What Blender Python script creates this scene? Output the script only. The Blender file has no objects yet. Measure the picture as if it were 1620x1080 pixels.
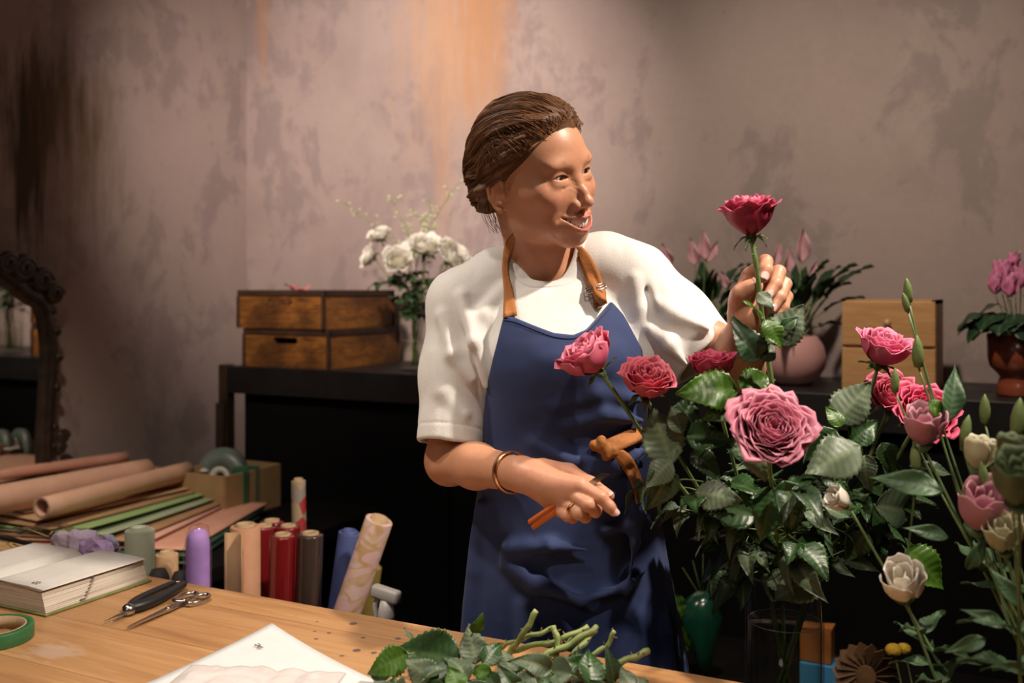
import bpy, bmesh, math, random
import numpy as np
from concurrent.futures import ThreadPoolExecutor
from mathutils import Vector, Matrix, Quaternion
C = bpy.context.scene.collection
SC = bpy.context.scene
YAW = math.radians(27.0)
FPX, EYE, HOR = 1575.0, 1.40, 458.0
# ---------------------------------------------------------------- camera, world, exposure
cam_d = bpy.data.cameras.new('camera'); cam = bpy.data.objects.new('camera', cam_d); C.objects.link(cam)
cam.location = (0, 0, EYE); cam.rotation_euler = (math.pi/2, 0, YAW)
cam_d.sensor_width = 36.0; cam_d.lens = 35.0; cam_d.shift_y = -(540-HOR)/1620.0
cam_d.clip_start = 0.05
cam_d.dof.use_dof = True; cam_d.dof.focus_distance = 1.50; cam_d.dof.aperture_fstop = 3.6
SC.camera = cam
SC.view_settings.view_transform = 'Standard'; SC.view_settings.look = 'None'
SC.view_settings.gamma = 1.0; SC.view_settings.use_curve_mapping = False
SC.view_settings.exposure = 0.28
w = bpy.data.worlds.new('world'); SC.world = w; w.use_nodes = True
w.node_tree.nodes['Background'].inputs[0].default_value = (1.0, .72, .58, 1)
w.node_tree.nodes['Background'].inputs[1].default_value = 0.013

def cr(v):            # camera-aligned metres -> room metres (rotation about the vertical)
    c, s = math.cos(YAW), math.sin(YAW)
    return Vector((c*v[0]-s*v[1], s*v[0]+c*v[1], v[2]))
def PB(px, py, d):    # photo pixel at depth d, camera-aligned frame
    return np.array([(px-810)/FPX*d, d, EYE-(py-HOR)/FPX*d])
def P(px, py, d): return cr(PB(px, py, d))
def PT(px, py, h):    # photo pixel on the horizontal plane z = h
    return P(px, py, (EYE-h)*FPX/(py-HOR))
def PY(px, py, y):    # photo pixel on the room plane y
    q = (px-810)/FPX; return P(px, py, y/(math.sin(YAW)*q+math.cos(YAW)))
def PX(px, py, x):
    q = (px-810)/FPX; return P(px, py, x/(math.cos(YAW)*q-math.sin(YAW)))

def spot(name, loc, target, power, col, size, blend, rad):
    l = bpy.data.lights.new(name, 'SPOT'); l.energy = power; l.color = col
    l.spot_size = math.radians(size); l.spot_blend = blend; l.shadow_soft_size = rad
    o = bpy.data.objects.new(name, l); C.objects.link(o); o.location = loc
    o.rotation_euler = (Vector(target)-Vector(loc)).to_track_quat('-Z', 'Y').to_euler()
    return o
WARM = (1.0, .86, .72)
spot('key_spot_light', cr((1.12, 1.12, 2.72)), cr((.10, 1.5, 1.30)), 165, WARM, 48, .7, .045)
spot('left_spot_light', cr((-1.05, 1.50, 2.70)), cr((-.12, 1.55, 1.20)), 52, WARM, 44, .7, .045)
spot('room_fill_light', cr((-.7, -.7, 2.5)), cr((.2, 1.5, 1.0)), 13, (1, .86, .74), 75, 1.0, .30)
spot('flower_fill_light', cr((.45, .45, 2.75)), cr((.52, 1.30, 1.00)), 58, WARM, 44, .8, .03)  # added lamp without a known fixture, brightens the flowers at the right
spot('table_spot_light', cr((-.35, .8, 2.75)), cr((-.65, 1.45, .9)), 58, WARM, 60, .9, .04)
spot('paper_spot_light', cr((-.9, 1.6, 2.75)), cr((-1.25, 2.65, .8)), 95, WARM, 50, 1.0, .05)
spot('wall_spot_light', cr((-.75, 1.7, 2.75)), cr((-.45, 3.9, 1.95)), 290, (1, .82, .74), 64, 1.0, .05)
spot('shelf_spot_light', cr((.35, 1.6, 2.75)), cr((.95, 3.0, 1.35)), 88, (1, .84, .70), 88, 1.0, .05)

# ---------------------------------------------------------------- materials
MATS = {}
def principled(name, col, rough=.6, metal=0, **kw):
    m = bpy.data.materials.new(name); m.use_nodes = True
    b = m.node_tree.nodes['Principled BSDF']
    b.inputs['Base Color'].default_value = (*col, 1); b.inputs['Roughness'].default_value = rough
    b.inputs['Metallic'].default_value = metal
    for k, v in kw.items():
        b.inputs[k.replace('_', ' ')].default_value = v
    return m
class NT:
    def __init__(s, m): s.m = m; s.n = m.node_tree.nodes; s.l = m.node_tree.links; s.b = s.n['Principled BSDF']
    def new(s, t, **kw):
        x = s.n.new(t)
        for k, v in kw.items(): setattr(x, k, v)
        return x
    def link(s, a, b): s.l.new(a, b)
    def coord(s, scale=(1, 1, 1), rot=(0, 0, 0), loc=(0, 0, 0), src='Object'):
        t = s.new('ShaderNodeTexCoord'); mp = s.new('ShaderNodeMapping')
        mp.inputs['Scale'].default_value = scale; mp.inputs['Rotation'].default_value = rot; mp.inputs['Location'].default_value = loc
        s.link(t.outputs[src], mp.inputs['Vector']); return mp.outputs[0]
    def noise(s, vec, scale, detail=4, rough=.55, dist=0):
        x = s.new('ShaderNodeTexNoise'); x.inputs['Scale'].default_value = scale
        x.inputs['Detail'].default_value = detail; x.inputs['Roughness'].default_value = rough
        x.inputs['Distortion'].default_value = dist
        if vec is not None: s.link(vec, x.inputs['Vector'])
        return x.outputs['Fac']
    def ramp(s, fac, stops, interp='LINEAR'):
        r = s.new('ShaderNodeValToRGB'); r.color_ramp.interpolation = interp
        e = r.color_ramp.elements
        while len(e) < len(stops): e.new(.5)
        for i, (p, c) in enumerate(stops):
            e[i].position = p; e[i].color = (*c, 1) if len(c) == 3 else c
        s.link(fac, r.inputs[0]); return r.outputs[0]
    def mix(s, fac, a, b, mode='MIX'):
        x = s.new('ShaderNodeMix', data_type='RGBA', blend_type=mode)
        for v, k in ((fac, 0), (a, 6), (b, 7)):
            if isinstance(v, (int, float)): x.inputs[k].default_value = v
            elif isinstance(v, tuple): x.inputs[k].default_value = (*v, 1)
            else: s.link(v, x.inputs[k])
        return x.outputs[2]
    def math(s, op, a, b=None, c=None):
        x = s.new('ShaderNodeMath', operation=op)
        for i, v in enumerate((a, b, c)):
            if v is None: continue
            if isinstance(v, (int, float)): x.inputs[i].default_value = v
            else: s.link(v, x.inputs[i])
        return x.outputs[0]
    def bump(s, h, strength=.3, dist=.01):
        x = s.new('ShaderNodeBump'); x.inputs['Strength'].default_value = strength; x.inputs['Distance'].default_value = dist
        s.link(h, x.inputs['Height']); s.link(x.outputs[0], s.b.inputs['Normal'])
    def color(s, c): s.link(c, s.b.inputs['Base Color'])

def noisy(name, col, col2, rough=.6, scale=30, stretch=(1, 1, 1), bump=0, metal=0, attr=False, **kw):
    m = principled(name, col, rough, metal, **kw); t = NT(m)
    n = t.noise(t.coord(stretch), scale)
    c = t.ramp(n, [(.3, col), (.7, col2)])
    if attr:
        a = t.new('ShaderNodeAttribute', attribute_name='tint'); c = t.mix(1.0, c, a.outputs['Color'], 'MULTIPLY')
    t.color(c)
    if bump: t.bump(n, bump, .003)
    return m
def tinted(name, rough=.5, bump=0, scale=60, sub=0, trans=0, **kw):      # colour from the mesh's own 'tint' attribute
    m = principled(name, (1, 1, 1), rough, 0, **kw); t = NT(m)
    a = t.new('ShaderNodeAttribute', attribute_name='tint')
    n = t.noise(t.coord(), scale, 5)
    c = t.mix(.22, a.outputs['Color'], t.ramp(n, [(.25, (.55, .55, .55)), (.75, (1, 1, 1))]), 'MULTIPLY')
    t.color(c)
    if bump: t.bump(n, bump, .002)
    if sub:
        t.b.inputs['Subsurface Weight'].default_value = sub
        t.b.inputs['Subsurface Radius'].default_value = (.012, .004, .002)
        t.b.inputs['Subsurface Scale'].default_value = .5
    if trans:
        tr = t.new('ShaderNodeBsdfTranslucent'); t.link(c, tr.inputs[0])
        mx = t.new('ShaderNodeMixShader'); mx.inputs[0].default_value = trans
        t.link(t.b.outputs[0], mx.inputs[1]); t.link(tr.outputs[0], mx.inputs[2])
        t.link(mx.outputs[0], t.n['Material Output'].inputs[0])
    return m
def glass(name, col=(1, 1, 1), rough=0.02, ior=1.45):
    m = bpy.data.materials.new(name); m.use_nodes = True; n = m.node_tree.nodes; l = m.node_tree.links; n.remove(n['Principled BSDF'])
    t = n.new('ShaderNodeBsdfTransparent'); t.inputs[0].default_value = (*col, 1); g = n.new('ShaderNodeBsdfGlossy'); g.inputs['Roughness'].default_value = rough
    ge = n.new('ShaderNodeNewGeometry'); dt = n.new('ShaderNodeVectorMath'); dt.operation = 'DOT_PRODUCT'; l.new(ge.outputs['Normal'], dt.inputs[0]); l.new(ge.outputs['Incoming'], dt.inputs[1])
    ab = n.new('ShaderNodeMath'); ab.operation = 'ABSOLUTE'; l.new(dt.outputs['Value'], ab.inputs[0]); s1 = n.new('ShaderNodeMath'); s1.operation = 'SUBTRACT'; s1.inputs[0].default_value = 1; l.new(ab.outputs[0], s1.inputs[1])
    pw = n.new('ShaderNodeMath'); pw.operation = 'POWER'; pw.inputs[1].default_value = 4; l.new(s1.outputs[0], pw.inputs[0]); f0 = ((ior-1)/(ior+1))**2
    f = n.new('ShaderNodeMath'); f.operation = 'MULTIPLY_ADD'; f.inputs[1].default_value = (1-f0)*.6; f.inputs[2].default_value = f0; l.new(pw.outputs[0], f.inputs[0]); x = n.new('ShaderNodeMixShader')
    l.new(f.outputs[0], x.inputs[0]); l.new(t.outputs[0], x.inputs[1]); l.new(g.outputs[0], x.inputs[2]); l.new(x.outputs[0], n['Material Output'].inputs[0]); return m
# ---------------------------------------------------------------- object helpers
def tag(o, label, cat, group=None, kind=None):
    if label: o['label'] = label
    if cat: o['category'] = cat
    if group: o['group'] = group
    if kind: o['kind'] = kind
    return o
def thing(name, label, cat, loc=(0, 0, 0), rot=0, group=None):
    o = bpy.data.objects.new(name, None); C.objects.link(o); o.location = loc
    o.rotation_euler = (0, 0, rot) if isinstance(rot, (int, float)) else rot
    o.empty_display_size = .05
    return tag(o, label, cat, group)
def lo(parent):
    return None
def mesh(name, vs, fs, mat, parent=None, smooth=True, tint=None, loc=None, label=None):
    """one mesh object; vertices are local to the parent (or to loc when top-level)"""
    me = bpy.data.meshes.new(name)
    vs = np.asarray(vs, float)
    me.from_pydata(vs.tolist(), [], [tuple(int(i) for i in f) for f in fs] if not isinstance(fs, np.ndarray) else fs.tolist())
    if smooth: me.polygons.foreach_set('use_smooth', [True]*len(me.polygons))
    if tint is not None:
        a = me.attributes.new('tint', 'FLOAT_COLOR', 'POINT')
        t = np.ones((len(vs), 4)); t[:, :3] = tint; a.data.foreach_set('color', t.ravel())
    me.materials.append(mat); me.update()
    o = bpy.data.objects.new(name, me); C.objects.link(o)
    if parent is not None: o.parent = parent
    if loc is not None: o.location = loc
    if label: o['label'] = label
    return o
class MB:
    """collects shapes into one mesh"""
    def __init__(s): s.v = []; s.f = []; s.t = []; s.n = 0
    def add(s, vs, fs, tint=(1, 1, 1)):
        vs = np.asarray(vs, float); s.v.append(vs); s.f += [tuple(int(i)+s.n for i in f) for f in fs]
        t = np.ones((len(vs), 3)); t[:] = tint; s.t.append(t); s.n += len(vs); return s
    def box(s, lo_, hi, M=None, bev=0, tint=(1, 1, 1)):
        bm = bmesh.new(); bmesh.ops.create_cube(bm, size=1)
        lo_, hi = Vector(lo_), Vector(hi)
        for v in bm.verts: v.co = Vector([(lo_[i]+hi[i])/2+v.co[i]*(hi[i]-lo_[i]) for i in range(3)])
        if bev: bmesh.ops.bevel(bm, geom=bm.edges[:]+bm.verts[:], offset=bev, segments=2, affect='EDGES', profile=.5)
        bm.verts.index_update()
        vs = [(M @ v.co if M is not None else v.co)[:] for v in bm.verts]; fs = [[v.index for v in f.verts] for f in bm.faces]
        bm.free(); return s.add(vs, fs, tint)
    def tube(s, pts, r, n=10, caps=True, tint=(1, 1, 1), flat=1.0, up=None):
        v, f, _ = tube(pts, r, n, caps, flat, up); return s.add(v, f, tint)
    def lathe(s, prof, n=40, M=None, tint=(1, 1, 1), closed=False):
        k = len(prof); a = np.linspace(0, 2*np.pi, n, endpoint=False)
        vs = np.array([[r*np.cos(t), r*np.sin(t), z] for r, z in prof for t in a])
        fs = []
        for i in range(k if closed else k-1):
            i2 = (i+1) % k
            for j in range(n):
                j2 = (j+1) % n; fs.append((i*n+j, i*n+j2, i2*n+j2, i2*n+j))
        if not closed:
            if prof[0][0] > 1e-6: fs.append(tuple(range(n))[::-1])
            if prof[-1][0] > 1e-6: fs.append(tuple((k-1)*n+j for j in range(n)))
        if M is not None: vs = np.array([(M @ Vector(v))[:] for v in vs])
        return s.add(vs, fs, tint)
    def obj(s, name, mat, parent=None, smooth=True, loc=None, label=None):
        return mesh(name, np.concatenate(s.v), s.f, mat, parent, smooth, np.concatenate(s.t), loc, label)
def frames(pts, up=None):
    pts = np.asarray(pts, float); d = np.gradient(pts, axis=0); d /= np.linalg.norm(d, axis=1)[:, None]+1e-12
    u = np.array(up if up is not None else ([0, 0, 1] if abs(d[0][2]) < .9 else [1, 0, 0]), float)
    us = []
    for i in range(len(pts)):
        u = u-d[i]*np.dot(u, d[i]); u /= np.linalg.norm(u)+1e-12; us.append(u.copy())
    us = np.array(us); return pts, d, us, np.cross(d, us)
def tube(pts, r, n=10, caps=True, flat=1.0, up=None):
    pts, d, u, w_ = frames(pts, up); k = len(pts)
    r = np.broadcast_to(np.asarray(r, float), (k,))
    a = np.linspace(0, 2*np.pi, n, endpoint=False)
    vs = (pts[:, None]+r[:, None, None]*(np.cos(a)[None, :, None]*w_[:, None]+flat*np.sin(a)[None, :, None]*u[:, None])).reshape(-1, 3)
    fs = [(i*n+j, i*n+(j+1) % n, (i+1)*n+(j+1) % n, (i+1)*n+j) for i in range(k-1) for j in range(n)]
    if caps: fs += [tuple(range(n))[::-1], tuple((k-1)*n+j for j in range(n))]
    return vs, fs, None
def grid_faces(nu, nv, off=0):
    return [(off+i*nv+j, off+(i+1)*nv+j, off+(i+1)*nv+j+1, off+i*nv+j+1) for i in range(nu-1) for j in range(nv-1)]
def solid_grid(G, t, N=None):
    """grid of points (nu,nv,3) -> closed sheet of thickness t"""
    G = np.asarray(G, float); nu, nv = G.shape[:2]
    du = np.gradient(G, axis=0); dv = np.gradient(G, axis=1); n = np.cross(du, dv); n /= np.linalg.norm(n, axis=2)[..., None]+1e-12
    A = (G+n*t/2).reshape(-1, 3); B = (G-n*t/2).reshape(-1, 3); m = nu*nv
    fs = grid_faces(nu, nv); fs += [tuple(m+i for i in f[::-1]) for f in fs]
    rim = [(i, 0) for i in range(nu)]+[(nu-1, j) for j in range(1, nv)]+[(i, nv-1) for i in range(nu-2, -1, -1)]+[(0, j) for j in range(nv-2, 0, -1)]
    ids = [i*nv+j for i, j in rim]
    for a, b in zip(ids, ids[1:]+ids[:1]): fs.append((b, a, m+a, m+b))
    return np.concatenate([A, B]), fs
def spline(ctrl, n=24):
    """Catmull-Rom through the control points"""
    c = np.asarray(ctrl, float); c = np.vstack([2*c[0]-c[1], c, 2*c[-1]-c[-2]]); k = len(c)-3
    t = np.linspace(0, k-1e-9, n); i = t.astype(int); u = (t-i)[:, None]
    a, b, d, e = c[i], c[i+1], c[i+2], c[i+3]
    return .5*(2*b+(d-a)*u+(2*a-5*b+4*d-e)*u**2+(3*b-a-3*d+e)*u**3)
def basis(z, x=None):
    z = Vector(z).normalized(); x = Vector(x) if x is not None else Vector((1, 0, 0))
    if abs(z.dot(x.normalized())) > .99: x = Vector((0, 1, 0))
    y = z.cross(x).normalized(); x = y.cross(z)
    return Matrix((x, y, z)).transposed()
def text_obj(name, s, size, mat, parent, M, extrude=.0003):
    cu = bpy.data.curves.new(name, 'FONT'); cu.body = s; cu.size = size; cu.extrude = extrude
    cu.align_x = 'CENTER'; cu.align_y = 'CENTER'
    t = bpy.data.objects.new(name, cu); C.objects.link(t)
    dg = bpy.context.evaluated_depsgraph_get(); me = bpy.data.meshes.new_from_object(t.evaluated_get(dg))
    bpy.data.objects.remove(t); me.transform(M); me.materials.clear(); me.materials.append(mat)
    o = bpy.data.objects.new(name, me); C.objects.link(o); o.parent = parent; return o

# ---------------------------------------------------------------- signed distance modelling
def hash3(ix, iy, iz):
    h = (ix*374761393+iy*668265263+iz*2147483647+1274126177) & 0xffffffff
    h = ((h ^ (h >> 13))*1274126177) & 0xffffffff
    return ((h ^ (h >> 16)) & 0xffff).astype(np.float32)/65535.
def vnoise(p):
    p = np.asarray(p, np.float32); i = np.floor(p).astype(np.int64); f = p-i; f = f*f*(3-2*f); r = 0
    for dx in (0, 1):
        for dy in (0, 1):
            for dz in (0, 1):
                wt = (f[:, 0] if dx else 1-f[:, 0])*(f[:, 1] if dy else 1-f[:, 1])*(f[:, 2] if dz else 1-f[:, 2])
                r = r+wt*hash3(i[:, 0]+dx, i[:, 1]+dy, i[:, 2]+dz)
    return r*2-1
def smin(a, b, k):
    h = np.maximum(k-np.abs(a-b), 0)/k; return np.minimum(a, b)-h*h*k*.25
def smax(a, b, k): return -smin(-a, -b, k)
def s_ell(p, c, r, R=None):
    q = p-np.asarray(c, np.float32)
    if R is not None: q = q @ np.asarray(R, np.float32)
    r = np.asarray(r, np.float32); u = q/r; w_ = u/r; k0 = np.sqrt(np.einsum('ij,ij->i', u, u)); k1 = np.sqrt(np.einsum('ij,ij->i', w_, w_))+1e-9
    return k0*(k0-1)/k1
def s_cap(p, a, b, ra, rb):
    a = np.asarray(a, np.float32); b = np.asarray(b, np.float32); ab = b-a; q = p-a
    t = np.clip((q @ ab)/(ab @ ab+1e-12), 0, 1)
    w_ = q-t[:, None]*ab; return np.sqrt(np.einsum('ij,ij->i', w_, w_))-(ra+(rb-ra)*t)
def s_chain(p, pts, rs, k=.006):
    d = None
    for i in range(len(pts)-1):
        e = s_cap(p, pts[i], pts[i+1], rs[i], rs[i+1]); d = e if d is None else smin(d, e, k)
    return d
def s_loft(p, secs, rot=0):
    """secs: rows z, cx, cy, rx, ry (z rising); soft caps"""
    S = np.array(sorted(secs), np.float32); S = spline(S, 80).astype(np.float32); z = p[:, 2]; g = [np.interp(z, S[:, 0], S[:, i]) for i in (1, 2, 3, 4)]
    c, s = math.cos(rot), math.sin(rot); x = p[:, 0]-g[0]; y = p[:, 1]-g[1]; X = c*x+s*y; Y = -s*x+c*y
    e = (np.abs(X/g[2])**2.4+np.abs(Y/g[3])**2.4)**(1/2.4)
    d = (e-1)*np.minimum(g[2], g[3]); cap = np.maximum(S[0, 0]-z, z-S[-1, 0])
    return smax(d, cap, .03)
def s_poly(x, z, poly):
    P_ = np.asarray(poly, np.float32); n = len(P_); d = np.full(len(x), 1e9, np.float32); sgn = np.ones(len(x), np.float32)
    for i in range(n):
        a, b = P_[i], P_[i-1]; e = b-a; wx = x-a[0]; wz = z-a[1]
        t = np.clip((wx*e[0]+wz*e[1])/(e @ e+1e-12), 0, 1); d = np.minimum(d, (wx-e[0]*t)**2+(wz-e[1]*t)**2)
        c1 = z >= a[1]; c2 = z < b[1]; c3 = e[0]*wz > e[1]*wx
        flip = (c1 & c2 & c3) | (~c1 & ~c2 & ~c3); sgn[flip] *= -1
    return sgn*np.sqrt(d)
def sdf_mesh(f, lo_, hi, h, B=52):
    lo_ = np.array(lo_); n = np.ceil((np.array(hi)-lo_)/h).astype(int)+1
    NX, NY, NZ = [int(v) for v in n]; allv, allid, allf = [], [], []
    ext = (B*h)*math.sqrt(3)/2
    bl = [(i, j, k) for i in range(0, NX, B) for j in range(0, NY, B) for k in range(0, NZ, B)]
    cs = np.array([lo_+(np.array(b)+B/2)*h for b in bl], np.float32); dc = f(cs)
    def one(b):
        ax = [np.arange(b[i], b[i]+B+2) for i in range(3)]
        I, J, K = np.meshgrid(*ax, indexing='ij')
        p = np.stack([I, J, K], -1).reshape(-1, 3)*h+lo_
        F = f(p.astype(np.float32)).reshape(I.shape)
        S = F < 0
        if S.all() or not S.any(): return
        m = B+1
        c8 = [(dx, dy, dz) for dx in (0, 1) for dy in (0, 1) for dz in (0, 1)]
        cnt = sum(S[dx:dx+m, dy:dy+m, dz:dz+m].astype(int) for dx, dy, dz in c8)
        act = (cnt > 0) & (cnt < 8); ci = np.argwhere(act)
        if len(ci) == 0: return
        acc = np.zeros((len(ci), 3)); num = np.zeros(len(ci))
        vals = {c: F[ci[:, 0]+c[0], ci[:, 1]+c[1], ci[:, 2]+c[2]] for c in c8}
        for a in c8:
            for ax_ in range(3):
                if a[ax_]: continue
                bb = list(a); bb[ax_] = 1; va, vb = vals[a], vals[tuple(bb)]
                cx = (va < 0) != (vb < 0); t = va/(va-vb+1e-20)
                q = np.tile(np.array(a, float), (len(ci), 1)); q[:, ax_] = np.where(cx, t, 0)
                acc[cx] += q[cx]; num += cx
        pos = lo_+(ci+np.array(b)+acc/num[:, None])*h
        gi = ci+np.array(b); gid = (gi[:, 0]*(NY+B+4)+gi[:, 1])*(NZ+B+4)+gi[:, 2]
        fl = []
        def G(i, j, k): return ((i+b[0])*(NY+B+4)+(j+b[1]))*(NZ+B+4)+(k+b[2])
        for ax_ in range(3):
            A = S[1:m, 1:m, 1:m]; o = [0, 0, 0]; o[ax_] = 1
            Bv = S[1+o[0]:m+o[0], 1+o[1]:m+o[1], 1+o[2]:m+o[2]]
            e = np.argwhere(A != Bv)+1
            if len(e) == 0: continue
            u, v = [(1, 2), (2, 0), (0, 1)][ax_]; E0 = e.copy(); E1 = e.copy(); E1[:, u] -= 1; E2 = E1.copy(); E2[:, v] -= 1; E3 = e.copy(); E3[:, v] -= 1
            q = np.stack([G(*E0.T), G(*E1.T), G(*E2.T), G(*E3.T)], 1)
            ins = S[e[:, 0], e[:, 1], e[:, 2]]; q[~ins] = q[~ins][:, ::-1]
            fl.append(q)
        return pos, gid, fl
    todo = [b for b, d0 in zip(bl, dc) if abs(d0) <= ext*1.5+.012]
    with ThreadPoolExecutor(4) as ex:
        for r_ in ex.map(one, todo):
            if r_ is None: continue
            allv.append(r_[0]); allid.append(r_[1]); allf += r_[2]
    V = np.concatenate(allv); ID = np.concatenate(allid); F_ = np.concatenate(allf)
    uid, first = np.unique(ID, return_index=True); V = V[first]
    ix = np.searchsorted(uid, F_); ok = (ix < len(uid)).all(1); ix = ix[ok]; ok = (uid[ix] == F_[ok]).all(1); ix = ix[ok]
    ix = np.unique(ix, axis=0) if False else ix
    return V, ix
def marchN(f, px, py, d0=1.1, d1=2.2):
    px = np.asarray(px, float); py = np.asarray(py, float)
    ray = np.stack([(px-810)/FPX, np.ones_like(px), -(py-HOR)/FPX], 1); L_ = np.linalg.norm(ray, axis=1); t = np.full(len(px), d0); o = np.array([0, 0, EYE])
    act = np.ones(len(px), bool)
    for _ in range(90):
        e = f((o+ray[act]*t[act][:, None]).astype(np.float32)); st = np.maximum(e*.7, .0004)/L_[act]; ids = np.where(act)[0]
        stop = (e < .0006) | (t[act] > d1); t[ids[~stop]] += st[~stop]; act[ids[stop]] = False
        if not act.any(): break
    return o+ray*t[:, None], ray/L_[:, None]
# ---------------------------------------------------------------- room shell
WB, WL = 3.20, -2.876
def plaster(name, axis, seed):
    m = principled(name, (.36, .29, .26), .88); t = NT(m); tc = t.coord(loc=(seed, 0, 0))
    n1 = t.noise(tc, 1.6, 6, .62, .2); n2 = t.noise(t.coord(scale=(1, 1, .7), loc=(seed, 0, 0)), 4.2, 8, .70, .25); n3 = t.noise(t.coord(scale=(1, 1, .35), loc=(seed, 0, 3)), 3.2, 8, .6, .4); n4 = t.noise(tc, 40, 6, .7)
    c = t.ramp(n1, [(.30, (.300, .232, .208)), (.5, (.365, .288, .256)), (.70, (.395, .315, .280))])
    c = t.mix(t.ramp(n2, [(.50, (0, 0, 0)), (.56, (.60, .60, .60)), (.75, (.75, .75, .75))]), c, (.240, .188, .180))
    c = t.mix(t.ramp(n3, [(.56, (0, 0, 0)), (.68, (.40, .40, .40))]), c, (.43, .345, .31))
    c = t.mix(t.ramp(n4, [(.35, (.12, .12, .12)), (.65, (0, 0, 0))]), c, (.20, .155, .14))
    def mask(px, py, rx, rz, fall, stretch, amp=.9, seed2=0):
        p = PY(px, py, WB) if axis == 'x' else PX(px, py, WL)
        k = 0 if axis == 'x' else 1; sc = [0, 0, 0]; sc[k] = 1/rx; sc[2] = 1/rz
        mp = t.coord(scale=tuple(sc), loc=tuple([-p[0]*sc[0], -p[1]*sc[1], -p[2]*sc[2]]))
        ln = t.new('ShaderNodeVectorMath', operation='LENGTH'); t.link(mp, ln.inputs[0])
        nn = t.noise(t.coord(scale=stretch, loc=(seed2, 0, 0)), 5, 6, .65)
        v = t.math('ADD', ln.outputs['Value'], t.math('MULTIPLY', t.math('SUBTRACT', nn, .5), 2.4))
        return t.ramp(v, [(max(0, 1-fall), (amp, amp, amp)), (1.0, (0, 0, 0))])
    if axis == 'x':
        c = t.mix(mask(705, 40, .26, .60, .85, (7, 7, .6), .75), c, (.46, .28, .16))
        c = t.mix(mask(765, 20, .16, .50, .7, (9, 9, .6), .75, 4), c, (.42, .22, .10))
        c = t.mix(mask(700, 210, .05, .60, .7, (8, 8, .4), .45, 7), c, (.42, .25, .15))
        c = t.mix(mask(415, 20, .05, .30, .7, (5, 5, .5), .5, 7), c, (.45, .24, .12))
    else:
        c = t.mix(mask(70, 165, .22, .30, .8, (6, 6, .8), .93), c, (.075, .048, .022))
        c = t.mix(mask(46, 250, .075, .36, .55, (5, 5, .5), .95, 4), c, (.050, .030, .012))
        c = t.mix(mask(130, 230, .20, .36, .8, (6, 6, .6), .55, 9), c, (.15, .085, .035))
        c = t.mix(mask(308, 665, .09, .14, .35, (2, 2, 2), .4, 3), c, (.11, .085, .075))
    t.color(c); t.bump(t.math('ADD', n4, t.math('MULTIPLY', n2, 2.0)), .35, .004); return m
def wall(name, lo_, hi, mat):
    b = MB(); b.box(lo_, hi); o = b.obj(name, mat, None, False); o['kind'] = 'structure'; return o
wall('wall_back', (WL-.12, WB, 0), (3.6, WB+.12, 3.0), plaster('plaster_back', 'x', 0))
wall('wall_left', (WL-.12, -1.0, 0), (WL, WB, 3.0), plaster('plaster_left', 'y', 5))
fm = principled('dark_floor', (.02, .018, .016), .55); t = NT(fm); t.color(t.ramp(t.noise(t.coord(), 3, 6), [(.3, (.012, .011, .010)), (.7, (.03, .026, .023))]))
wall('floor', (WL-.12, -1.5, -.1), (3.6, WB+.12, 0), fm)
# ---------------------------------------------------------------- work table
wm = principled('table_wood', (.45, .25, .11), .42); t = NT(wm)
gr = t.noise(t.coord(scale=(.9, 14, 14)), 3.2, 8, .62, .6); gf = t.noise(t.coord(scale=(2.5, 60, 60)), 3.5, 5, .6, .3); bl = t.noise(t.coord(scale=(1, 2, 2)), 1.8, 4)
c = t.ramp(gr, [(.28, (.30, .135, .048)), (.48, (.44, .225, .090)), (.70, (.54, .305, .135))])
c = t.mix(t.ramp(gf, [(.35, (.35, .35, .35)), (.6, (0, 0, 0))]), c, (.27, .12, .045)); c = t.mix(t.ramp(bl, [(.42, (0, 0, 0)), (.75, (.45, .45, .45))]), c, (.62, .37, .18))
br_ = t.new('ShaderNodeTexBrick'); br_.inputs['Scale'].default_value = 1; br_.inputs['Mortar Size'].default_value = .0011; br_.inputs['Brick Width'].default_value = 9; br_.inputs['Row Height'].default_value = .145
br_.inputs['Color1'].default_value = (0, 0, 0, 1); br_.inputs['Color2'].default_value = (.35, .35, .35, 1); br_.inputs['Mortar'].default_value = (1, 1, 1, 1); t.link(t.coord(loc=(4, .047, 0)), br_.inputs['Vector'])
c = t.mix(t.ramp(br_.outputs['Color'], [(0, (0, 0, 0)), (.35, (.18, .18, .18)), (1, (.7, .7, .7))]), c, (.22, .10, .04))
def spots(region_px, rx, ry, dens, thr, colr, amt, sc=(1, 1, 1), rot=0):
    global c
    p = PT(region_px[0], region_px[1], .90)-Vector((-.6, .8, 0)); mp = t.coord(scale=(1/rx, 1/ry, 0), loc=(-p[0]/rx, -p[1]/ry, 0)); ln = t.new('ShaderNodeVectorMath', operation='LENGTH'); t.link(mp, ln.inputs[0])
    rg = t.ramp(ln.outputs['Value'], [(.8, (1, 1, 1)), (1.0, (0, 0, 0))]); vo = t.new('ShaderNodeTexVoronoi'); vo.inputs['Scale'].default_value = dens; t.link(t.coord(scale=sc, rot=(0, 0, rot)), vo.inputs['Vector'])
    nz = t.noise(t.coord(), 90, 3); dd = t.math('ADD', vo.outputs['Distance'], t.math('MULTIPLY', t.math('SUBTRACT', nz, .5), .12)); rnd_ = t.new('ShaderNodeSeparateColor'); t.link(vo.outputs['Color'], rnd_.inputs[0])
    th = t.math('MULTIPLY', rnd_.outputs[0], thr); mk = t.math('LESS_THAN', dd, th); c = t.mix(t.math('MULTIPLY', t.math('MULTIPLY', mk, rg), amt), c, colr)
spots((545, 1003), .13, .095, 42, .30, (.075, .055, .07), .85)
spots((310, 995), .05, .03, 30, .25, (.10, .07, .07), .8); spots((400, 940), .5, .12, 14, .055, (.12, .07, .06), .6)
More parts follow.
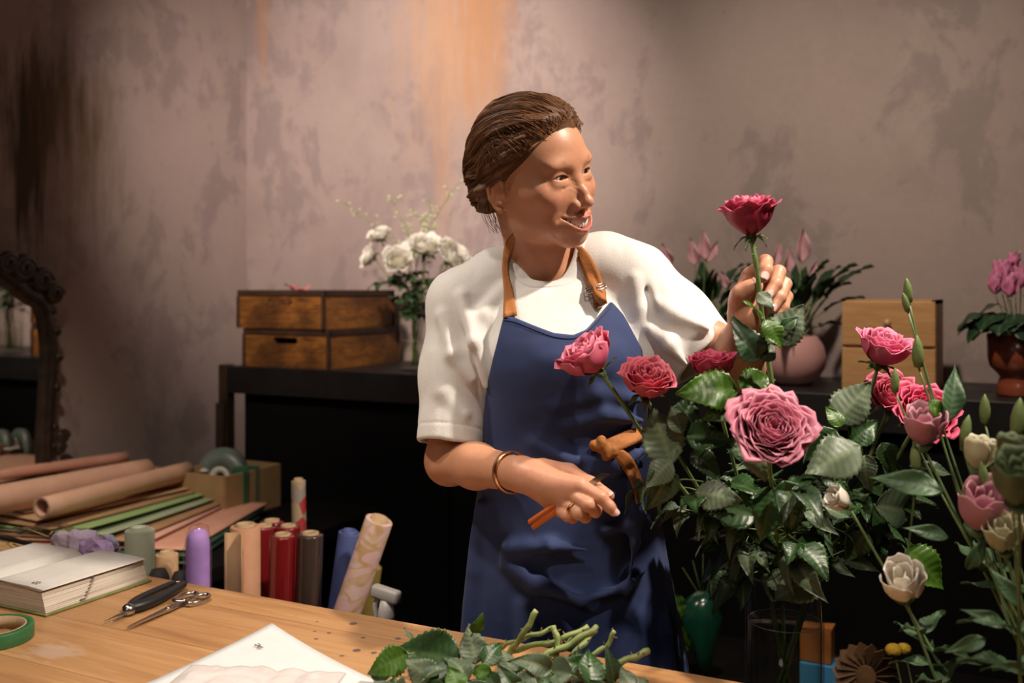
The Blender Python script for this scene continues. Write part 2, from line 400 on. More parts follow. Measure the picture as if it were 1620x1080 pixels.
p = PT(85, 1030, .90)-Vector((-.6, .8, 0)); mp = t.coord(scale=(1/.05, 1/.035, 0), loc=(-p[0]/.05, -p[1]/.035, 0)); ln = t.new('ShaderNodeVectorMath', operation='LENGTH'); t.link(mp, ln.inputs[0])
v_ = t.math('ADD', ln.outputs['Value'], t.math('MULTIPLY', t.math('SUBTRACT', t.noise(t.coord(scale=(1, 3, 1)), 30, 6), .5), 2.2)); c = t.mix(t.ramp(v_, [(.4, (.45, .45, .45)), (1, (0, 0, 0))]), c, (.60, .48, .42))
t.color(c); t.bump(gf, .12, .001); t.link(t.ramp(gr, [(.3, (.36, .36, .36)), (.7, (.52, .52, .52))]), t.b.inputs['Roughness'])
TB = thing('work_table', 'long honey coloured wooden worktop table with ink spots, in front of the florist', 'table', (-.6, .8, 0))
b = MB(); b.box((-2.35+.6, .32-.8, .858), (1.30+.6, 1.265-.8, .90), bev=.004); b.obj('tabletop', wm, TB, False)
for x in (-2.22, 1.14):
    for y in (.42, 1.15):
        b = MB(); b.box((x+.6-.035, y-.8-.035, 0), (x+.6+.035, y-.8+.035, .858), bev=.004); b.obj('leg', wm, TB, False)
b = MB(); b.box((-2.20+.6, 1.155-.8, .77), (1.14+.6, 1.18-.8, .856)); b.obj('apron_rail', wm, TB, False)
# ---------------------------------------------------------------- black shelf cabinet
bk_ = principled('black_paint', (.006, .006, .007), .5); t = NT(bk_); nn = t.noise(t.coord(), 26, 8, .7)
t.color(t.ramp(nn, [(.60, (.007, .007, .008)), (.74, (.022, .020, .019))])); t.link(t.ramp(t.noise(t.coord(), 7, 5), [(.3, (.32, .32, .32)), (.7, (.6, .6, .6))]), t.b.inputs['Roughness'])
bk2 = noisy('black_wood', (.0025, .0025, .003), (.0045, .004, .004), .9, 12); bk2.node_tree.nodes['Principled BSDF'].inputs['Specular IOR Level'].default_value = .15
worn = noisy('worn_brown_wood', (.030, .018, .010), (.11, .065, .030), .5, 22, (1, 1, .2), bump=.3)
CAB = thing('black_cabinet', 'long matt black cabinet along the back wall carrying crates, vases and pots', 'cabinet', (0, 2.94, 0))
b = MB(); b.box((-2.50, 2.68-2.94, 1.035), (2.6, 3.195-2.94, 1.13), bev=.003); b.obj('countertop', bk_, CAB, False)
b = MB(); b.box((-2.46, 2.73-2.94, .05), (2.55, 3.19-2.94, 1.035)); b.obj('cabinet_body', bk2, CAB, False)
for i in range(6):
    x = -2.44+i*.83; b = MB(); b.box((x+.01, 2.712-2.94, .09), (x+.82, 2.732-2.94, 1.02), bev=.004); b.obj('door', bk2, CAB, False)
b = MB(); b.box((-2.535, 2.675-2.94, .02), (-2.495, 2.72-2.94, 1.135), bev=.006); b.tube([(-2.515, -.272, .05), (-2.522, -.276, .5), (-2.512, -.272, 1.0)], [.018, .012, .02], 10); b.obj('corner_post', noisy('worn_dark', (.008, .005, .004), (.05, .028, .014), .5, 22, (1, 1, .3), bump=.3), CAB, False)
# ---------------------------------------------------------------- the florist (built in a camera-aligned frame)
PERSON = thing('person', 'person in white t-shirt and navy blue apron, laughing, holding up a pink rose', 'person', cr((.05, 1.6, 0)), YAW)
PO = np.array([.05, 1.6, 0.])
def biggest(V, F):
    lab = np.arange(len(V)); e = np.concatenate([F[:, [0, 1]], F[:, [1, 2]], F[:, [2, 3]], F[:, [3, 0]]])
    while True:
        m_ = np.minimum(lab[e[:, 0]], lab[e[:, 1]]); n_ = lab.copy(); np.minimum.at(n_, e[:, 0], m_); np.minimum.at(n_, e[:, 1], m_); n_ = n_[n_]; n_ = n_[n_]
        if (n_ == lab).all(): break
        lab = n_
    k = np.bincount(lab, minlength=len(V)).argmax(); keep = lab == k; idx = np.cumsum(keep)-1
    return V[keep], idx[F[keep[F[:, 0]]]]
def pmesh(name, f, lo_, hi, h, mat, tintf=None, parent=PERSON, label=None, smoothn=0):
    V, F = biggest(*sdf_mesh(f, lo_, hi, h))
    if smoothn:
        e = np.concatenate([F[:, [0, 1]], F[:, [1, 2]], F[:, [2, 3]], F[:, [3, 0]]]); e = np.concatenate([e, e[:, ::-1]])
        deg = np.bincount(e[:, 0], minlength=len(V))[:, None]
        for _ in range(smoothn):
            a = np.stack([np.bincount(e[:, 0], V[e[:, 1], i], len(V)) for i in range(3)], 1); V = V*.4+.6*a/np.maximum(deg, 1)
    t = tintf(V.astype(np.float32)) if tintf else None
    return mesh(name, V-PO, F, mat, parent, True, t, label=label), V
# head frame
def headR(yaw, pitch, roll):
    f = np.array([math.sin(yaw), -math.cos(yaw), 0]); l = np.array([math.cos(yaw), math.sin(yaw), 0]); u = np.array([0, 0, 1.])
    l2 = l*math.cos(roll)+u*math.sin(roll); u2 = u*math.cos(roll)-l*math.sin(roll)
    return np.stack([l2, f*math.cos(pitch)-u2*math.sin(pitch), u2*math.cos(pitch)+f*math.sin(pitch)], 1)
HR = headR(math.radians(47.5), math.radians(5.4), math.radians(15)); HO = np.array([.037, 1.55, 1.58]); HS = .968
def H2C(q): return (np.asarray(q, float)*HS) @ HR.T+HO
def C2H(p): return ((p-HO) @ HR/HS).astype(np.float32)
def mir(a): return [(-a[0], a[1], a[2]), a]

LIPU = [(0, .0935, -.0672), (.006, .0938, -.0660), (.019, .0875, -.0640), (.0365, .0665, -.0585)]
LIPL = [(0, .0910, -.0872), (.013, .0885, -.0838), (.024, .0795, -.0728), (.0330, .0680, -.0625)]
def lips(qa): return s_chain(qa, LIPU, [.0030, .0034, .0028, .0014], .003), s_chain(qa, LIPL, [.0046, .0042, .0030, .0014], .003)
def slotf(q, qa):
    t = np.clip(qa[:, 0]/.0365, 0, 1); zu = -.0688+.0085*t**2; zl = -.0848+.0243*t**1.9
    return np.maximum(q[:, 2]-zu, zl-q[:, 2]), .0935-.026*t**2, zu, zl
def groove(q, pts, wd, amp):
    r = s_chain(q, pts, [0]*len(pts), .002); return amp*np.exp(-(r/wd)**2)
def face(q):
    """head in its own frame: x her left, y forward, z up, origin between the eyes' height and the ears"""
    qa = q.copy(); qa[:, 0] = np.abs(qa[:, 0])
    d = skull(q)
    d = smin(d, s_ell(qa, (0, .032, -.045), (.0535, .050, .052)), .022)      # lower face
    far = np.abs(d) > .045; out = d.copy(); q0 = q; q = q0[~far]; qa = qa[~far]; d = d[~far]
    if len(q) == 0: return out
    d = smin(d, s_cap(qa, (.054, .0, -.050), (.016, .060, -.098), .014, .013), .03)   # jaw line
    d = smin(d, s_ell(q, (0, .068, -.100), (.017, .015, .014)), .02)         # chin
    d = smin(d, s_ell(qa, (.042, .0555, -.0295), (.0225, .0230, .0190)), .020)     # cheek apples
    d = smin(d, s_ell(qa, (.056, .028, -.018), (.016, .032, .017)), .025)      # cheekbones
    d = smin(d, s_ell(qa, (.038, .034, -.058), (.021, .030, .030)), .025)
    d = smin(d, s_ell(qa, (.024, .0725, .020), (.026, .009, .007)), .018)       # brow
    d = smin(d, s_chain(qa, [(0, .0765, -.074), (.014, .0730, -.074), (.034, .0520, -.068)], [.0155, .0145, .012], .01), .018)  # muzzle
    d = smax(d, -s_ell(qa, (.0300, .0910, .001), (.0150, .0125, .0090)), .012)  # sockets
    d = smin(d, s_ell(qa, (.032, .0655, .0005), (.0170, .0150, .0135)), .006)   # lids over the eyeball
    d = smin(d, s_ell(qa, (.032, .0740, -.0095), (.014, .0060, .0042)), .009)   # bag under the smiling eye
    d = smin(d, s_ell(qa, (.0165, .0660, -.0330), (.0150, .0155, .0210)), .014)   # beside the nose
    d = smin(d, s_cap(qa, (.0105, .0790, -.022), (.0125, .0805, -.040), .0055, .0065), .010)
    n = s_chain(q, [(0, .077, .008), (0, .0835, -.008), (0, .0930, -.026), (0, .0990, -.039)], [.0070, .0058, .0064, .0080], .008)
    n = smin(n, s_ell(q, (0, .0995, -.0430), (.0095, .0095, .0080)), .007)
    n = smin(n, s_ell(qa, (.0128, .0875, -.0475), (.0068, .0095, .0062)), .006)
    n = smin(n, s_cap(q, (0, .094, -.0505), (0, .082, -.057), .0045, .006), .006)
    d = smin(d, n, .011)
    d = smax(d, -s_ell(qa, (.0062, .0915, -.0545), (.0030, .0045, .0026)), .003)
    d = d+groove(qa, [(.0205, .0860, -.046), (.0285, .0815, -.0540), (.0390, .0700, -.0640), (.0410, .062, -.0780)], .0040, .0024)
    d = d+groove(qa, [(.0425, .066, -.064), (.0445, .060, -.078), (.0360, .060, -.094)], .0026, .0016)
    for a, b in (((.014, .083, -.006), (.006, .088, -.012)), ((.015, .084, -.011), (.007, .090, -.018)), ((.0155, .084, -.016), (.009, .091, -.024)),
                 ((.047, .064, .002), (.059, .048, .006)), ((.047, .063, -.003), (.060, .046, -.003)), ((.046, .062, -.009), (.058, .047, -.012)), ((.019, .078, .0085), (.042, .076, .0105))):
        d = d+groove(qa, [a, b], .0012, .0007)
    d = d+groove(qa, [(.020, .083, -.0140), (.032, .080, -.0165), (.045, .070, -.0135)], .002, .0011)
    lu, ll = lips(qa); d = smin(d, np.minimum(lu, ll), .004)
    sl, yf, _, _ = slotf(q, qa); slot = np.maximum(np.maximum(sl, qa[:, 0]-.0355), np.maximum(yf-.022-q[:, 1], q[:, 1]-.13))
    d = smax(d, -slot, .002)
    ex = (qa[:, 0]-.0315)/.0135; te = np.clip(1-ex*ex, 0, 1)                 # eye openings, narrowed by the smile
    eye = np.maximum(np.maximum(q[:, 2]-(.0006+.0036*te+.0012*ex), (-.0008-.0020*te+.0012*ex)-q[:, 2]), np.maximum(np.abs(ex)*.0135-.0132, .066-q[:, 1]))
    d = smax(d, -eye, .0012)
    for sx in (-1, 1):                                                        # ears
        R = np.stack([np.array([-sx*.35, .93, .12]), np.array([sx*.93, .35, 0]), np.array([-.04*sx, -.11, .99])], 1)
        c = np.array([sx*.0775, -.015, -.019]); o = np.array([sx*.93, .35, 0])
        E = lambda u, v, n=0.: c+R[:, 0]*u+R[:, 2]*v+o*n
        e = s_ell(q, E(-.001, .001, -.002), (.0150, .0028, .0265), R)
        e = smin(e, s_chain(q, [E(.009, .002, -.002), E(.0105, .016), E(.004, .0275, .001), (E(-.008, .0265, .002)), E(-.0150, .012, .003), E(-.0145, -.004, .003), E(-.009, -.018, .001), E(-.001, -.026)], [.0022, .0026, .0029, .0030, .0030, .0028, .0028, .0045], .002), .002)
        e = smin(e, s_chain(q, [E(.001, .017, .001), E(-.007, .010, .002), E(-.0085, -.003, .002), E(-.004, -.013, .001), E(.003, -.016)], [.0015, .0020, .0022, .0022, .0024], .002), .0025)
        e = smin(e, s_cap(q, E(.009, -.006), E(.0095, .003), .0035, .0026), .003)
        e = smin(e, s_ell(q, E(.008, -.004, -.018), (.010, .010, .018), R), .004)
        d = smin(d, e, .004)
    out[~far] = d
    return out
def skull(q):
    d = s_ell(q, (0, -.010, .036), (.0735, .094, .076))
    qa = q.copy(); qa[:, 0] = np.abs(qa[:, 0])
    return smin(d, s_ell(qa, (0, .026, .012), (.0665, .058, .066)), .02)
NECK0 = H2C((0, -.022, -.055)); NECK1 = PB(862, 452, 1.625); 
# arms
SH_R = PB(735, 480, 1.60); EL_R = PB(711, 729, 1.572); WR_R = PB(826, 750, 1.375)
SH_L = PB(1000, 447, 1.60); EL_L = PB(1168, 578, 1.51); WR_L = PB(1183, 503, 1.375)
def hand_R(p):
    K = dict(k=.005)
    idx, mid, rng, pky = PB(917, 768, 1.325), PB(904, 781, 1.330), PB(891, 793, 1.337), PB(878, 802, 1.348)
    d = s_cap(p, WR_R, PB(862, 762, 1.352), .0225, .020)
    for m_, r in ((idx, .0125), (mid, .0122), (rng, .0118), (pky, .011)):
        d = smin(d, s_cap(p, PB(848, 757, 1.36), m_, .017, r), .014)
    F = [([idx, PB(951, 787, 1.305), PB(964, 801, 1.303), PB(971, 809, 1.304)], [.0108, .0084, .0076, .0064]),
         ([mid, PB(930, 798, 1.300), PB(942, 809, 1.316), PB(946, 803, 1.330)], [.0104, .0084, .0076, .0064]),
         ([rng, PB(916, 812, 1.306), PB(926, 818, 1.324), PB(930, 810, 1.338)], [.0100, .0082, .0074, .0062]),
         ([pky, PB(898, 815, 1.318), PB(906, 819, 1.336), PB(910, 811, 1.345)], [.0100, .0080, .0070, .0062])]
    for pts, rs in F: d = smin(d, s_chain(p, pts, rs, .004), .0018)
    th = s_chain(p, [PB(858, 742, 1.375), PB(900, 748, 1.368), PB(935, 766, 1.345), PB(963, 784, 1.330)], [.0155, .0125, .0098, .0078], .006)
    return smin(d, th, .005)
def hand_L(p):
    idx, mid, rng, pky = PB(1186, 436, 1.390), PB(1203, 440, 1.402), PB(1215, 452, 1.406), PB(1222, 466, 1.400)
    d = s_cap(p, WR_L, PB(1187, 470, 1.385), .0215, .024)
    for m_, r in ((idx, .0118), (mid, .012), (rng, .0115), (pky, .0105)):
        d = smin(d, s_cap(p, PB(1186, 482, 1.388), m_, .018, r), .014)
    d = smin(d, s_cap(p, PB(1175, 492, 1.370), PB(1170, 468, 1.366), .019, .014), .014)   # ball of the thumb
    F = [([idx, PB(1211, 414, 1.366), PB(1212, 427, 1.348), PB(1208, 438, 1.343)], [.0105, .0098, .0090, .0080]),
         ([mid, PB(1232, 430, 1.374), PB(1227, 449, 1.352), PB(1216, 466, 1.343)], [.0105, .0094, .0086, .0074]),
         ([rng, PB(1242, 449, 1.374), PB(1234, 470, 1.351), PB(1222, 488, 1.344)], [.0100, .0090, .0082, .0072]),
         ([pky, PB(1245, 469, 1.370), PB(1240, 486, 1.354), PB(1231, 500, 1.350)], [.0090, .0078, .0070, .0062])]
    for pts, rs in F: d = smin(d, s_chain(p, pts, rs, .004), .003)
    th = s_chain(p, [PB(1170, 480, 1.362), PB(1173, 463, 1.350), PB(1185, 455, 1.345), PB(1193, 449, 1.342)], [.0150, .0118, .0098, .0078], .006)
    return smin(d, th, .006)
BOX = {}
def gate(p, c, r, f, far=None):
    """evaluate f only near c; elsewhere a lower-bound sphere distance"""
    dd = np.linalg.norm(p-np.asarray(c, np.float32), axis=1)-r; out = np.maximum(dd, .0)+.02; m_ = dd < .02
    out = out.astype(np.float32)
    if m_.any(): out[m_] = f(p[m_])
    return out
def body(p):
    d = gate(p, HO-HR[:, 2]*.0, .165, lambda a: face(C2H(a))*HS)
    neck = s_chain(p, [NECK0, NECK0*.45+NECK1*.55, NECK1], [.053, .0475, .054], .02)
    neck = smin(neck, s_cap(p, H2C((-.050, -.015, -.045)), PB(852, 432, 1.575), .010, .009), .018)
    neck = smin(neck, s_cap(p, PB(855, 436, 1.585), PB(775, 445, 1.60), .012, .01), .02)
    neck = smin(neck, s_cap(p, PB(880, 436, 1.585), PB(955, 440, 1.60), .012, .01), .02)
    d = smin(d, neck, .018)
    tor = s_loft(p, TORSO); d = smin(d, tor+.016, .03)
    for a, b, c_, rs in ((SH_R, EL_R, WR_R, (.045, .0390, .0350, .0315, .0230)), (SH_L, EL_L, WR_L, (.045, .039, .037, .033, .0235))):
        m1 = a*.5+b*.5; m2 = b*.60+c_*.40
        d = smin(d, s_chain(p, [a, m1, b, m2, c_], rs, .02), .02)
    d = smin(d, gate(p, PB(900, 785, 1.34), .12, hand_R), .012)
    d = smin(d, gate(p, PB(1205, 455, 1.375), .11, hand_L), .012)
    return d
def sec(py, px0, px1, y, ry, d=1.6):
    a, b = PB(px0, py, d), PB(px1, py, d); return (a[2], (a[0]+b[0])/2, y, (b[0]-a[0])/2, ry)
TORSO = [sec(440, 800, 935, 1.625, .060), sec(470, 758, 985, 1.62, .085), sec(520, 752, 1012, 1.61, .112), sec(570, 758, 1016, 1.60, .125),
         sec(620, 765, 1014, 1.60, .118), sec(690, 770, 1016, 1.60, .105), sec(760, 765, 1030, 1.60, .112), sec(860, 755, 1045, 1.60, .125), sec(960, 760, 1045, 1.60, .12)]
SKIN = tinted('skin', .42, bump=.12, scale=160, sub=.12); SKIN.node_tree.nodes['Principled BSDF'].inputs['Specular IOR Level'].default_value = .4
def skin_tint(V):
    base = np.array([.60, .290, .170]); t = np.tile(base, (len(V), 1))
    q = C2H(V); head = np.linalg.norm(q, axis=1) < .16; qa = q.copy(); qa[:, 0] = np.abs(qa[:, 0])
    def blend(mask, c):
        nonlocal t; m_ = np.clip(mask, 0, 1)[:, None]; t = t*(1-m_)+np.array(c)*m_
    hm = head.astype(float)
    blend(hm*.45*np.exp(-(np.linalg.norm((qa-[.044, .06, -.03])/[.022, .03, .018], axis=1)**2)), (.66, .25, .18))
    blend(hm*.35*np.exp(-(np.linalg.norm((q-[0, .1, -.046])/[.014, .02, .012], axis=1)**2)), (.66, .27, .20))
    lu, ll = lips(qa); blend(hm*.85*(1-np.minimum(lu, ll)/.0010), (.52, .17, .14))
    sl, yf, zu, zl = slotf(q, qa); inm = (sl < -.0004) & (q[:, 1] < yf-.0095) & (q[:, 1] > .03) & (qa[:, 0] < .0362) & head
    blend(inm.astype(float), (.10, .02, .02))
    br = s_chain(qa, [(.016, .083, .0175), (.030, .0805, .0225), (.047, .070, .0165)], [.0020, .0020, .0008], .003)
    blend(hm*.75*np.clip(1-(br-.001)/.0028, 0, 1), (.20, .095, .05))
    ex = (qa[:, 0]-.0315)/.0135; te = np.clip(1-ex*ex, 0, 1); zt = .0006+.0036*te+.0012*ex
    lash = hm*((np.abs(q[:, 2]-zt) < .0011) & (np.abs(ex) < 1.08) & (q[:, 1] > .06))
    blend(lash*.9, (.05, .03, .025))
    hands = ((V[:, 0] > .28) & (V[:, 2] > 1.35)) | ((V[:, 0] > .0) & (V[:, 2] < 1.17) & (V[:, 1] < 1.40))
    blend(hands*.25, (.64, .30, .22))
    return t
bodyobj, _ = pmesh('body', body, (-.19, 1.24, .90), (.42, 1.76, 1.72), .0016, SKIN, skin_tint, smoothn=1)
# eyes, teeth
eyem = tinted('eye', .08)
for sx, nm in ((-1, 'eye'), (1, 'eye')):
    bm = MB(); n = 28
    th = np.linspace(0, np.pi, 22); ph = np.linspace(0, 2*np.pi, n, endpoint=False)
    gaze = np.array([.10, 1, -.10]); gaze /= np.linalg.norm(gaze); Bm = np.array(basis(gaze))
    vs = np.array([[math.sin(a)*math.cos(b), math.sin(a)*math.sin(b), math.cos(a)] for a in th for b in ph])
    col = np.array([(.02, .012, .01) if v[2] > .955 else ((.11, .055, .03) if v[2] > .87 else (.80, .72, .68)) for v in vs])
    vs = (vs*.0128) @ Bm.T+np.array([sx*.0315, .0655, .0005])
    fs = [(i*n+j, (i+1)*n+j, (i+1)*n+(j+1) % n, i*n+(j+1) % n) for i in range(21) for j in range(n)]
    mesh(nm, H2C(vs)-PO, fs, eyem, PERSON, tint=col)
teethm = principled('teeth', (.92, .90, .84), .2)
def teeth_f(q):
    d = None
    for k in range(-7, 7):
        x = (k+.5)*.0052; x = x*(1-.012*abs(k+.5)); y = .0880-.0235*(x/.030)**2; sl = -.0225*2*x/.0009; a = math.atan(-sl)
        R = np.stack([np.array([math.cos(a), -math.sin(a), 0]), np.array([math.sin(a), math.cos(a), 0]), np.array([0, 0, 1.])], 1)
        hh = (.0132, .0122, .0126, .0108, .0095, .0080, .0070)[int(abs(k+.5))]; e = s_ell(q, (x, y, -.0705+.0070*(x/.03)**2), (.0033, .0030, hh), R); d = e if d is None else np.minimum(d, e)
    return d
V, F = sdf_mesh(teeth_f, (-.038, .045, -.087), (.038, .094, -.050), .0006)
mesh('teeth', H2C(V)-PO, F, teethm, PERSON)
# hair: combed back from the parting into a low knot
HAIR = principled('hair', (.12, .05, .022), .58); t = NT(HAIR)
a = t.new('ShaderNodeAttribute', attribute_name='tint'); t.color(a.outputs['Color']); HAIR.node_tree.nodes['Principled BSDF'].inputs['Specular IOR Level'].default_value = .35
def hair_dir_coord(q):
    # angle around an axis from the knot to the forehead: strands run along constant angle
    ax0 = np.array([0, -.10, -.02]); ax1 = np.array([.020, .105, .070]); d = ax1-ax0; L_ = np.linalg.norm(d); d = d/L_
    v = q-ax0; al = v @ d; r = v-al[:, None]*d; u = np.cross(d, [1., 0, 0]); u /= np.linalg.norm(u); w_ = np.cross(d, u)
    return np.arctan2(r @ u, r @ w_), al/L_
def hair(q):
    pl = ((q[:, 1]-.0765)*-.74+(q[:, 2]-.0760)*.67)-np.clip(np.abs(q[:, 0])-.020, 0, .05)*.10
    pl = pl+.003*vnoise(np.stack([q[:, 0]*70, q[:, 1]*20, q[:, 0]*0], 1))
    sm = np.clip(pl/.022, 0, 1); sm = sm*sm*(3-2*sm); edge = np.clip(pl/.004, -3, 1)
    an, al = hair_dir_coord(q)
    dn = .0052*vnoise(np.stack([an*9+vnoise(q*28)*.6, al*1.6, al*0], 1))+.0022*np.abs(vnoise(np.stack([an*30, al*1.8, al*0+3], 1)))+.0010*vnoise(np.stack([an*60, al*3, al*0], 1))
    part = .004*np.exp(-((q[:, 0]-.016)/.004)**2)*np.clip(q[:, 1]/.03, 0, 1)
    d = skull(q)-.0015*edge-(.0125+dn)*sm+part*sm
    low = q[:, 2]+.055-.25*(q[:, 1]+.06); d = smax(d, -low, .02)
    d = smax(d, -(s_ell(q, (0, .03, -.055), (.10, .058, .05))), .01)
    k = s_ell(q, (0, -.090, .0), (.060, .030, .055))
    for sx in (-1, 1):                                            # strands tucked behind the ear
        k = smin(k, s_chain(q, [(sx*.066, .004, .034), (sx*.077, -.026, .020), (sx*.077, -.045, -.015), (sx*.058, -.068, -.045)], [.006, .009, .010, .009], .01), .012)
    k = smin(k, s_ell(q, (0, -.108, -.030), (.036, .030, .034)), .022)
    return smin(d, k-dn, .012)
def hair_tint(V):
    an, al = hair_dir_coord(C2H(V)); n1 = vnoise(np.stack([an*60, al*3, al*0+9], 1)); n2 = vnoise(np.stack([an*14, al*2, al*0+4], 1))
    k = np.clip(.45+.35*n1+.3*n2, 0, 1)[:, None]; return np.array([.030, .012, .006])*(1-k)+np.array([.21, .085, .030])*k
hobj, _ = pmesh('hair', lambda p: hair(C2H(p))*HS*.8, (-.12, 1.38, 1.42), (.20, 1.75, 1.74), .0013, HAIR, hair_tint)
hs = MB(); rnd = random.Random(4); strands = []                     # single hairs laid over the combed mass
for i in range(470):
    n_ = 18
    if i >= 456: e = rnd.uniform(-.006, .002); pts = [(.012, .076+e, .089), (-.020, .076+e, .081+e), (-.048, .058+e, .060+e), (-.066, .030, .034+e), (-.0745, .002, .014+e), (-.072, -.03, .004)]; lift = rnd.uniform(.0006, .0012)
    elif i >= 440:
        b = np.array([-.074+rnd.uniform(-.004, .004), -.040+rnd.uniform(-.02, .01), -.03]); pts = [b+np.array([0, .01, .05]), b, b+np.array([rnd.uniform(-.01, .008), .004, -.03]), b+np.array([rnd.uniform(-.006, .012), rnd.uniform(-.005, .03), -.050-rnd.uniform(0, .015)])]; lift = None
    else:
        an0 = rnd.uniform(-math.pi, math.pi) if i % 3 else rnd.uniform(-.2, 1.9); x0 = rnd.uniform(-.078, .066) if i % 3 else rnd.uniform(-.080, -.045); s0 = 1 if x0 > .012 else -1; f = abs(x0-.012)/.07
        y0 = .070-.050*f*f+rnd.uniform(-.05, 0); z0 = .086-.050*f+rnd.uniform(-.004, .01)
        pts = [(x0, y0, z0), (x0*1.12+s0*.012, y0*.5-.012, .112-.055*f), (x0*1.10+s0*.016, -.050, .098-.070*f), (x0*.85, -.105, .040-.03*f), (x0*.35, -.125, -.02)]; lift = rnd.uniform(.0002, .0016) if i % 9 else rnd.uniform(.002, .005)
    strands.append((spline([np.array(p_) for p_ in pts], n_), lift))
allp = np.concatenate([s_[0] for s_ in strands]).astype(np.float32); hd_ = hair(allp); fd_ = face(allp); k_ = 0
for sp_, lift in strands:
    g = hd_[k_:k_+18]; g2 = np.minimum(g, fd_[k_:k_+18]); k_ += 18
    if lift is not None: n_ = sp_-np.array([0, -.012, .032]); n_ /= np.linalg.norm(n_, axis=1)[:, None]; out = sp_-n_*(g2-lift)[:, None]
    else: out = sp_
    out = spline(out[::2], 20); hs.tube(H2C(out)-PO, np.linspace(.00045, .00025, 20), 4, tint=np.array((.20, .085, .032))*rnd.uniform(.15, 1.5))
hs.obj('loose_hair', HAIR, hobj)
# t-shirt
def cloth_noise(p, s, amp, st=(1, 1, 1), o=0): return amp*vnoise(p*np.array(st, np.float32)*s+o)
AX_L = (EL_L-SH_L)/np.linalg.norm(EL_L-SH_L)
HEM_L = PB(1115, 565, 1.545); HEM_R = PB(709, 702, 1.550)
def nhole(p): return s_cap(p, PB(862, 470, 1.605), PB(864, 330, 1.590), .0455, .053)
def shirt(p, cut=True):
    T = [(z, x, y, rx+(.008 if z > 1.26 else -.004), ry+.006) for z, x, y, rx, ry in TORSO if z > 1.05]
    d = s_loft(p, T)
    d = smin(d, s_chain(p, [PB(856, 432, 1.63), PB(790, 446, 1.62), PB(733, 480, 1.60)], [.050, .051, .054], .03), .03)
    d = smin(d, s_chain(p, [PB(880, 428, 1.63), PB(955, 423, 1.62), PB(1006, 442, 1.60)], [.048, .052, .056], .03), .03)
    m = PB(722, 590, 1.585)
    sr = s_chain(p, [PB(733, 482, 1.60), m, PB(709, 720, 1.550)], [.056, .054, .0520], .03)
    ax = HEM_R-m; ax /= np.linalg.norm(ax); sr = smax(sr, (p-HEM_R) @ ax, .004)
    sr = smax(sr, -np.maximum(s_chain(p, [m, PB(708, 760, 1.548)], [.045, .0470], .02), -((p-HEM_R) @ ax+.035)), .003)
    cuff = np.abs((p-HEM_R) @ ax+.024); sr = sr+.0012*np.exp(-(cuff/.0015)**2)
    d = smin(d, sr, .022)
    axl = HEM_L-SH_L; axl /= np.linalg.norm(axl)
    sl = s_chain(p, [PB(1002, 446, 1.60), PB(1062, 512, 1.57), PB(1135, 585, 1.535)], [.058, .061, .060], .03)
    sl = smax(sl, (p-HEM_L) @ axl, .004)
    sl = smax(sl, -np.maximum(s_chain(p, [SH_L*.5+HEM_L*.5, HEM_L+axl*.1], [.05, .0545], .02), -((p-HEM_L) @ axl+.04)), .003)
    d = smin(d, sl, .022)
    # sag below the raised arm, folds
    d = smin(d, s_chain(p, [PB(1035, 505, 1.55), PB(1022, 560, 1.54), PB(1012, 610, 1.54)], [.014, .014, .010], .01), .03)
    far = np.abs(d) > .035; out = d.copy(); p = p[~far]; d = d[~far]
    if len(p) == 0: return out
    for a_, r_ in FOLDS: d = smin(d, s_chain(p, a_, r_, .01), .016)
    for a_, r_ in CREASES: d = smax(d, -s_chain(p, a_, r_, .01), .016)
    d = d-cloth_noise(p, 14, .0026, (1, 1, .45))-.0015*np.abs(cloth_noise(p, 30, 1, (1.4, 1, .5), 11))
    if cut: d = smax(d, -nhole(p), .004)
    out[~far] = d
    return out
FOLDS = [([PB(730, 470, 1.545), PB(752, 540, 1.515), PB(768, 610, 1.515)], [.006, .010, .004]),
         ([PB(700, 500, 1.55), PB(715, 560, 1.528), PB(745, 600, 1.522)], [.006, .007, .003]),
         ([PB(800, 455, 1.56), PB(760, 500, 1.53), PB(752, 545, 1.52)], [.005, .009, .003]),
         ([PB(1005, 440, 1.54), PB(1015, 490, 1.535), PB(1010, 545, 1.53)], [.003, .009, .004]),
         ([PB(1040, 480, 1.52), PB(1075, 500, 1.50), PB(1120, 520, 1.49)], [.003, .007, .003]),
         ([PB(1030, 520, 1.51), PB(1060, 545, 1.492), PB(1085, 575, 1.485)], [.003, .008, .003]),
         ([PB(690, 560, 1.55), PB(700, 620, 1.53), PB(735, 655, 1.52)], [.003, .006, .003]),
         ([PB(930, 440, 1.53), PB(950, 470, 1.515), PB(985, 500, 1.50)], [.002, .005, .003])]
CREASES = [([PB(745, 470, 1.53), PB(770, 530, 1.50), PB(785, 600, 1.49)], [.002, .007, .004]),
           ([PB(1022, 455, 1.54), PB(1032, 500, 1.505), PB(1040, 560, 1.48)], [.002, .006, .003])]
CLOTH = noisy('white_cotton', (.74, .72, .69), (.79, .77, .74), .85, 400, bump=.15); CLOTH.node_tree.nodes['Principled BSDF'].inputs['Sheen Weight'].default_value = .2
sobj, _ = pmesh('t_shirt', shirt, (-.20, 1.34, 1.00), (.40, 1.80, 1.52), .0022, CLOTH, smoothn=1)
# ribbed collar
def collar(p):
    h_ = nhole(p); return np.sqrt(((h_-.006)/2.2)**2+shirt(p, False)**2)-.0034
pmesh('collar', collar, (-.05, 1.48, 1.36), (.13, 1.72, 1.50), .0016, CLOTH, parent=sobj)
